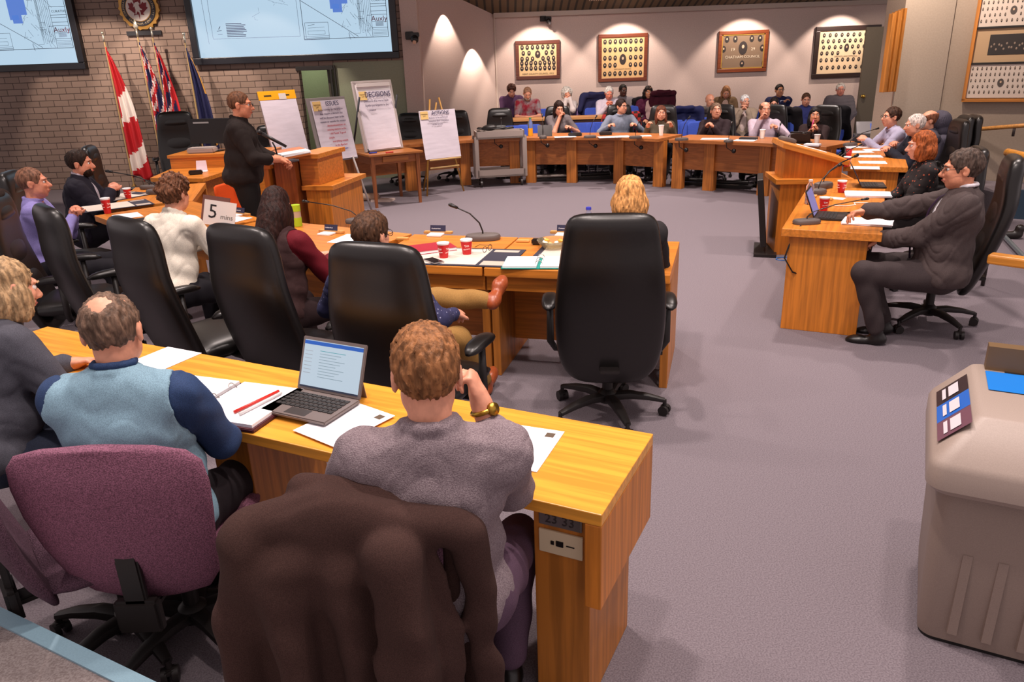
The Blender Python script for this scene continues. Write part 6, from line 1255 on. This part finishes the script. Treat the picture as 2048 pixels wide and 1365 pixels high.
# monitor and things on the head desk
z1 = zt_ + .001; mo = empty('monitor'); b = MB(); b.box(-.30, .30, -.02, .02, .10, .42, b=.006); b.build('monitor_case', BLK(), mo); b = MB(); b.box(-.12, .12, -.09, .09, 0, .015, b=.004); b.box(-.03, .03, -.01, .03, .01, .14); b.build('stand', BLKP(), mo); b = MB(); b.box(-.22, -.0, -.024, -.02, .36, .38); b.build('silver_bar', STEEL(), mo)
p = at(428, 300, 10.35); mo.location = (p[0], 10.35, z1); mo.rotation_euler = (0, 0, R(-8)); tag(mo, 'black computer monitor on the head desk left of the standing man', 'monitor')
o = slab('archive_box', (.34, .22, .07), mat('#a89a94', .8, 'paper'), 406, 306, 4, 'low grey cardboard box on the head desk', 'box', z=z1); o.location = (at(406, 306, 10.2)[0], 10.2, z1)
cl = empty('desk_calendar'); b = MB(); b.add([(-.07, 0, .0), (.07, 0, .0), (.06, .03, .13), (-.06, .03, .13)], [(0, 1, 2, 3)]); o = b.build('calendar_page', mat('#e8d0d8', .7), cl); o.modifiers.new('t', 'SOLIDIFY').thickness = .004; b = MB(); b.box(-.08, .08, -.10, -.01, 0, .012); b.build('pad', PAPER(), cl); put(cl, 404, 343, 4, .792, 'small pink desk calendar with white pad on the head desk', 'calendar')
slab('black_receiver', (.16, .08, .05), BLK(), 392, 349, 20, 'black handheld receiver beside the desk calendar', 'receiver', z=.792)
# microphone and papers on the left lectern, things on the right lectern
hm = empty('lectern_microphone'); b = MB(); b.lathe([(.001, 0), (.075, 0), (.07, .015), (.02, .03), (.001, .03)], 20); b.build('round_base', BLK(), hm, autos=50); b = MB(); b.tube([(0, 0, .02), (-.01, 0, .10), (-.03, 0, .15)], .008, 8); b.build('stem', BLK(), hm, True); b = MB(); b.tube([(.10, 0, .10), (-.12, 0, .24)], [.014, .018], 12); b.ball((-.14, 0, .252), .026, 10); b.build('mic_body', mat('#231d1c', .35), hm, True)
p = G(555, 314, 1.13); hm.location = (p[0], p[1], 1.125); hm.rotation_euler = (0, 0, R(8)); tag(hm, 'black handheld style microphone on round base on the left lectern', 'microphone')
o = sheet('paper_pile', (.30, .22), 1.135, R(38), 'pile of white papers on the left lectern', 'paper', *G(588, 308, 1.14), th=.006, n=4, m=WHITE()); o.rotation_euler = (0, R(-5), R(26))
def onl(o, lx_, ly_, dz, label, cat, rz=0): # resting on the slanting top of the right lectern
    o.matrix_world = LR.matrix_basis @ Matrix.Translation((.305, .24, 1.0)) @ Matrix.Rotation(R(16), 4, 'Y') @ Matrix.Translation((lx_, ly_, .036 + dz)) @ Matrix.Rotation(R(rz), 4, 'Z'); return tag(o, label, cat)
m7 = mic(L=.16, dirx=1.0, up=.05); m7.scale = (.9,) * 3; onl(m7, -.22, .12, 0, 'grey microphone base at the high end of the right lectern', 'microphone', 30)
b = MB(); b.box(-.15, .15, -.04, .04, 0, .003); onl(b.build('paper_strip', PAPER()), .02, .05, 0, 'white paper strip on the slanting top of the right lectern', 'paper', -2)
l3, s3, w, d = laptop(w=.26, d=.18, ang=120, screen='#4f63a8', body='#2a2626'); put(l3, 1603, 286, 150, label='dark laptop behind the right lectern on the far desk', cat='laptop')
pp = MB(); pp.tube([(0, 0, 0), (.02, -.02, .13)], .007, 8); o = pp.build('pink_pen', mat('#e0408a', .4), None, True); q = at(1622, 258, 11.45); o.location = q; tag(o, 'pink pen held by the dark-haired woman at the far desk', 'pen')
# screen on the floor stand beside the right lectern
fs_ = empty('floor_monitor', (2.60, 7.45, 0), R(72), 'black flat monitor standing on the floor left of the right lectern', 'monitor'); o = vbox('monitor_panel', fs_, -.02, .46, -.03, .03, .10, .78, BLK(), .006); o.rotation_euler = (R(-7), 0, 0); b = MB(); b.prism([(-.05, -.12), (.5, -.12), (.5, .10), (-.05, .10)], 0, .03); b.build('stand', BLKP(), fs_)
b = MB(); b.tube([(.10 * math.cos(a), .07 * math.sin(a), .006 + .004 * math.sin(3 * a)) for a in [2 * math.pi * i / 20 * 2 for i in range(38)]], .005, 6); o = b.build('blue_cable', mat('#2f6fb8', .5), None, True); p = G(1572, 519); o.location = (p[0], p[1], 0); tag(o, 'coiled blue cable on the carpet behind the nearest right-hand desk', 'cable')
b = MB(); b.tube([(0, 0, 0), (.08, .06, .0), (.16, .0, .0), (.26, .02, 0), (.30, .10, 0), (.40, .06, 0)], .004, 6); o = b.build('white_cable', WHITE(), None, True); put(o, 1655, 415, 10, TOPZ + .005, 'white phone cable curling across the right-hand desk', 'cable')
b = MB(); b.tube([(0, 0, 0), (-.05, -.02, -.02), (-.12, -.06, -.22), (-.06, -.08, -.32), (.03, -.05, -.36)], .006, 6); o = b.build('black_cable', BLK(), None, True); put(o, 1602, 452, 0, TOPZ, 'black microphone cable hanging off the near right-hand desk', 'cable')
# rolled paper under the side table, foot rests, trolley load, markers
rp = empty('rolled_paper', (*G(735, 402), 0), R(-12), 'rolled brown flip chart paper on the carpet under the small oak table', 'paper roll'); b = MB(); b.cone((-.28, 0, .06), (.18, 0, .06), .058, .058, 20); b.build('roll', mat('#b59a84', .8, 'paper'), rp, autos=50); b = MB(); b.box(.1, .42, -.12, .10, 0, .03); b.build('loose_sheets', mat('#cbb7ae', .8), rp)
for px, py, Y, w, lb in ((1100, 358, 13.15, .75, 'black foot rest bar under the desk before the chin-resting woman'), (1190, 360, 13.2, .6, 'black foot rest bar under the second bay of the far desk'), (1380, 372, 12.2, .6, 'black foot rest bar under the first bay right of the double post'), (1465, 376, 11.75, .6, 'black foot rest bar under the last bay before the lectern')):
    q = at(px, py, Y); o = empty('foot_rest', (q[0], Y, 0), R(0 if px < 1300 else -30), lb, 'foot rest', 'foot rests under the far desk'); vbox('base', o, -w / 2, w / 2, -.10, .16, 0, .05, BLK()); b = MB(); b.cone((-w / 2 + .05, -.06, .09), (w / 2 - .05, -.06, .09), .03, .03, 12); b.build('bar', mat('#9a9088', .35, metal=.6) if px == 1100 else BLKP(), o, autos=50)
tp_ = tr.location; cb = empty('cable_heap', (tp_.x - .05, tp_.y, .905), 0, 'heap of black cables and gear lying on the grey trolley', 'cables'); b = MB()
for k in range(5): b.tube([(.30 * math.sin(i * .9 + k), .10 * math.cos(i * 1.3 + k * 2), .015 + .02 * abs(math.sin(i + k))) for i in range(9)], .012, 6)
b.build('cables', BLK(), cb, True); b = MB(); b.ball((-.1, 0, .04), (.12, .08, .05), 10); b.build('gear_bag', BLKP(), cb, True)
for px, py, c, lb in ((752, 293, '#2a3cb0', 'blue marker pen on the small oak table'), (768, 291, '#c81e1e', 'red marker pen on the small oak table')): b = MB(); b.cone((-.06, 0, .009), (.06, 0, .009), .009, .009, 10); o = b.build('marker_pen', mat(c, .4), None, autos=50); p = G(px, py, .772); o.location = (stx + .12 * (px - 760) / 8, sty - .37, .771); o.rotation_euler = (0, 0, R(35)); tag(o, lb, 'marker')
nt = MB(); nt.box(-.04, .04, -.002, .002, -.025, .025)
for (px, py, Y, c, lb, rz) in ((1565, 203, 15.28, '#cfd0e8', 'white name badge on the navy jacket of the man with folded arms', 160),): q = at(px, py, Y); o = nt.build('name_badge', mat(c, .5)); o.location = q; o.rotation_euler = (0, 0, R(rz - 180)); tag(o, lb, 'badge')
# grey console behind the right ring
cs = empty('equipment_console', (*G(1752, 300, .3), 0), R(-20), 'grey equipment console behind the man leaning on the papers', 'console'); p = at(1762, 262, 11.2); cs.location = (p[0], 11.2, 0); vbox('cabinet', cs, -.35, .35, -.25, .25, 0, .78, mat('#3a3636', .5)); o = vbox('sloping_panel', cs, -.33, .33, -.2, .2, .0, .05, mat('#8a8688', .4)); o.location = (0, 0, .84); o.rotation_euler = (R(20), 0, 0); o = vbox('lit_display', cs, -.15, .2, -.1, .12, .051, .054, mat('#5a74c8', .3)); o.location = (0, 0, .84); o.rotation_euler = (R(20), 0, 0)
# things at the right edge behind the dark suited man
p0_, p1_ = G(1988, 462), G(2075, 556); mb = MB(); mb.cone((p0_[0], p0_[1], .05), (p1_[0], p1_[1], .05), .022, .022, 8); o = mb.build('metal_floor_bar', mat('#8f9aa0', .35, metal=.7), None, autos=50); tag(o, 'slanting grey metal bar near the floor at the right edge', 'bar')
for px, py, lb in ((2012, 448, 'dark shoe on the floor at the right edge, farther one'), (2034, 478, 'dark shoe on the floor at the right edge, nearer one')):
    q = G(px, py, .0); fw = np.array((-.9, .3, 0)); sp = [cap((0, 0, .045), tuple(fw * .18 + np.array((0, 0, .035))), .042, .036), cap((0, 0, .05), (0.01, 0, .11), .04, .045), plane((0, 0, .002), (0, 0, -1))]; o = link('shoe', sdf_mesh('shoe', sp, .01, .02), mat('#1c1512', .4, 'leather')); o.location = (q[0], q[1], 0); tag(o, lb, 'shoe')
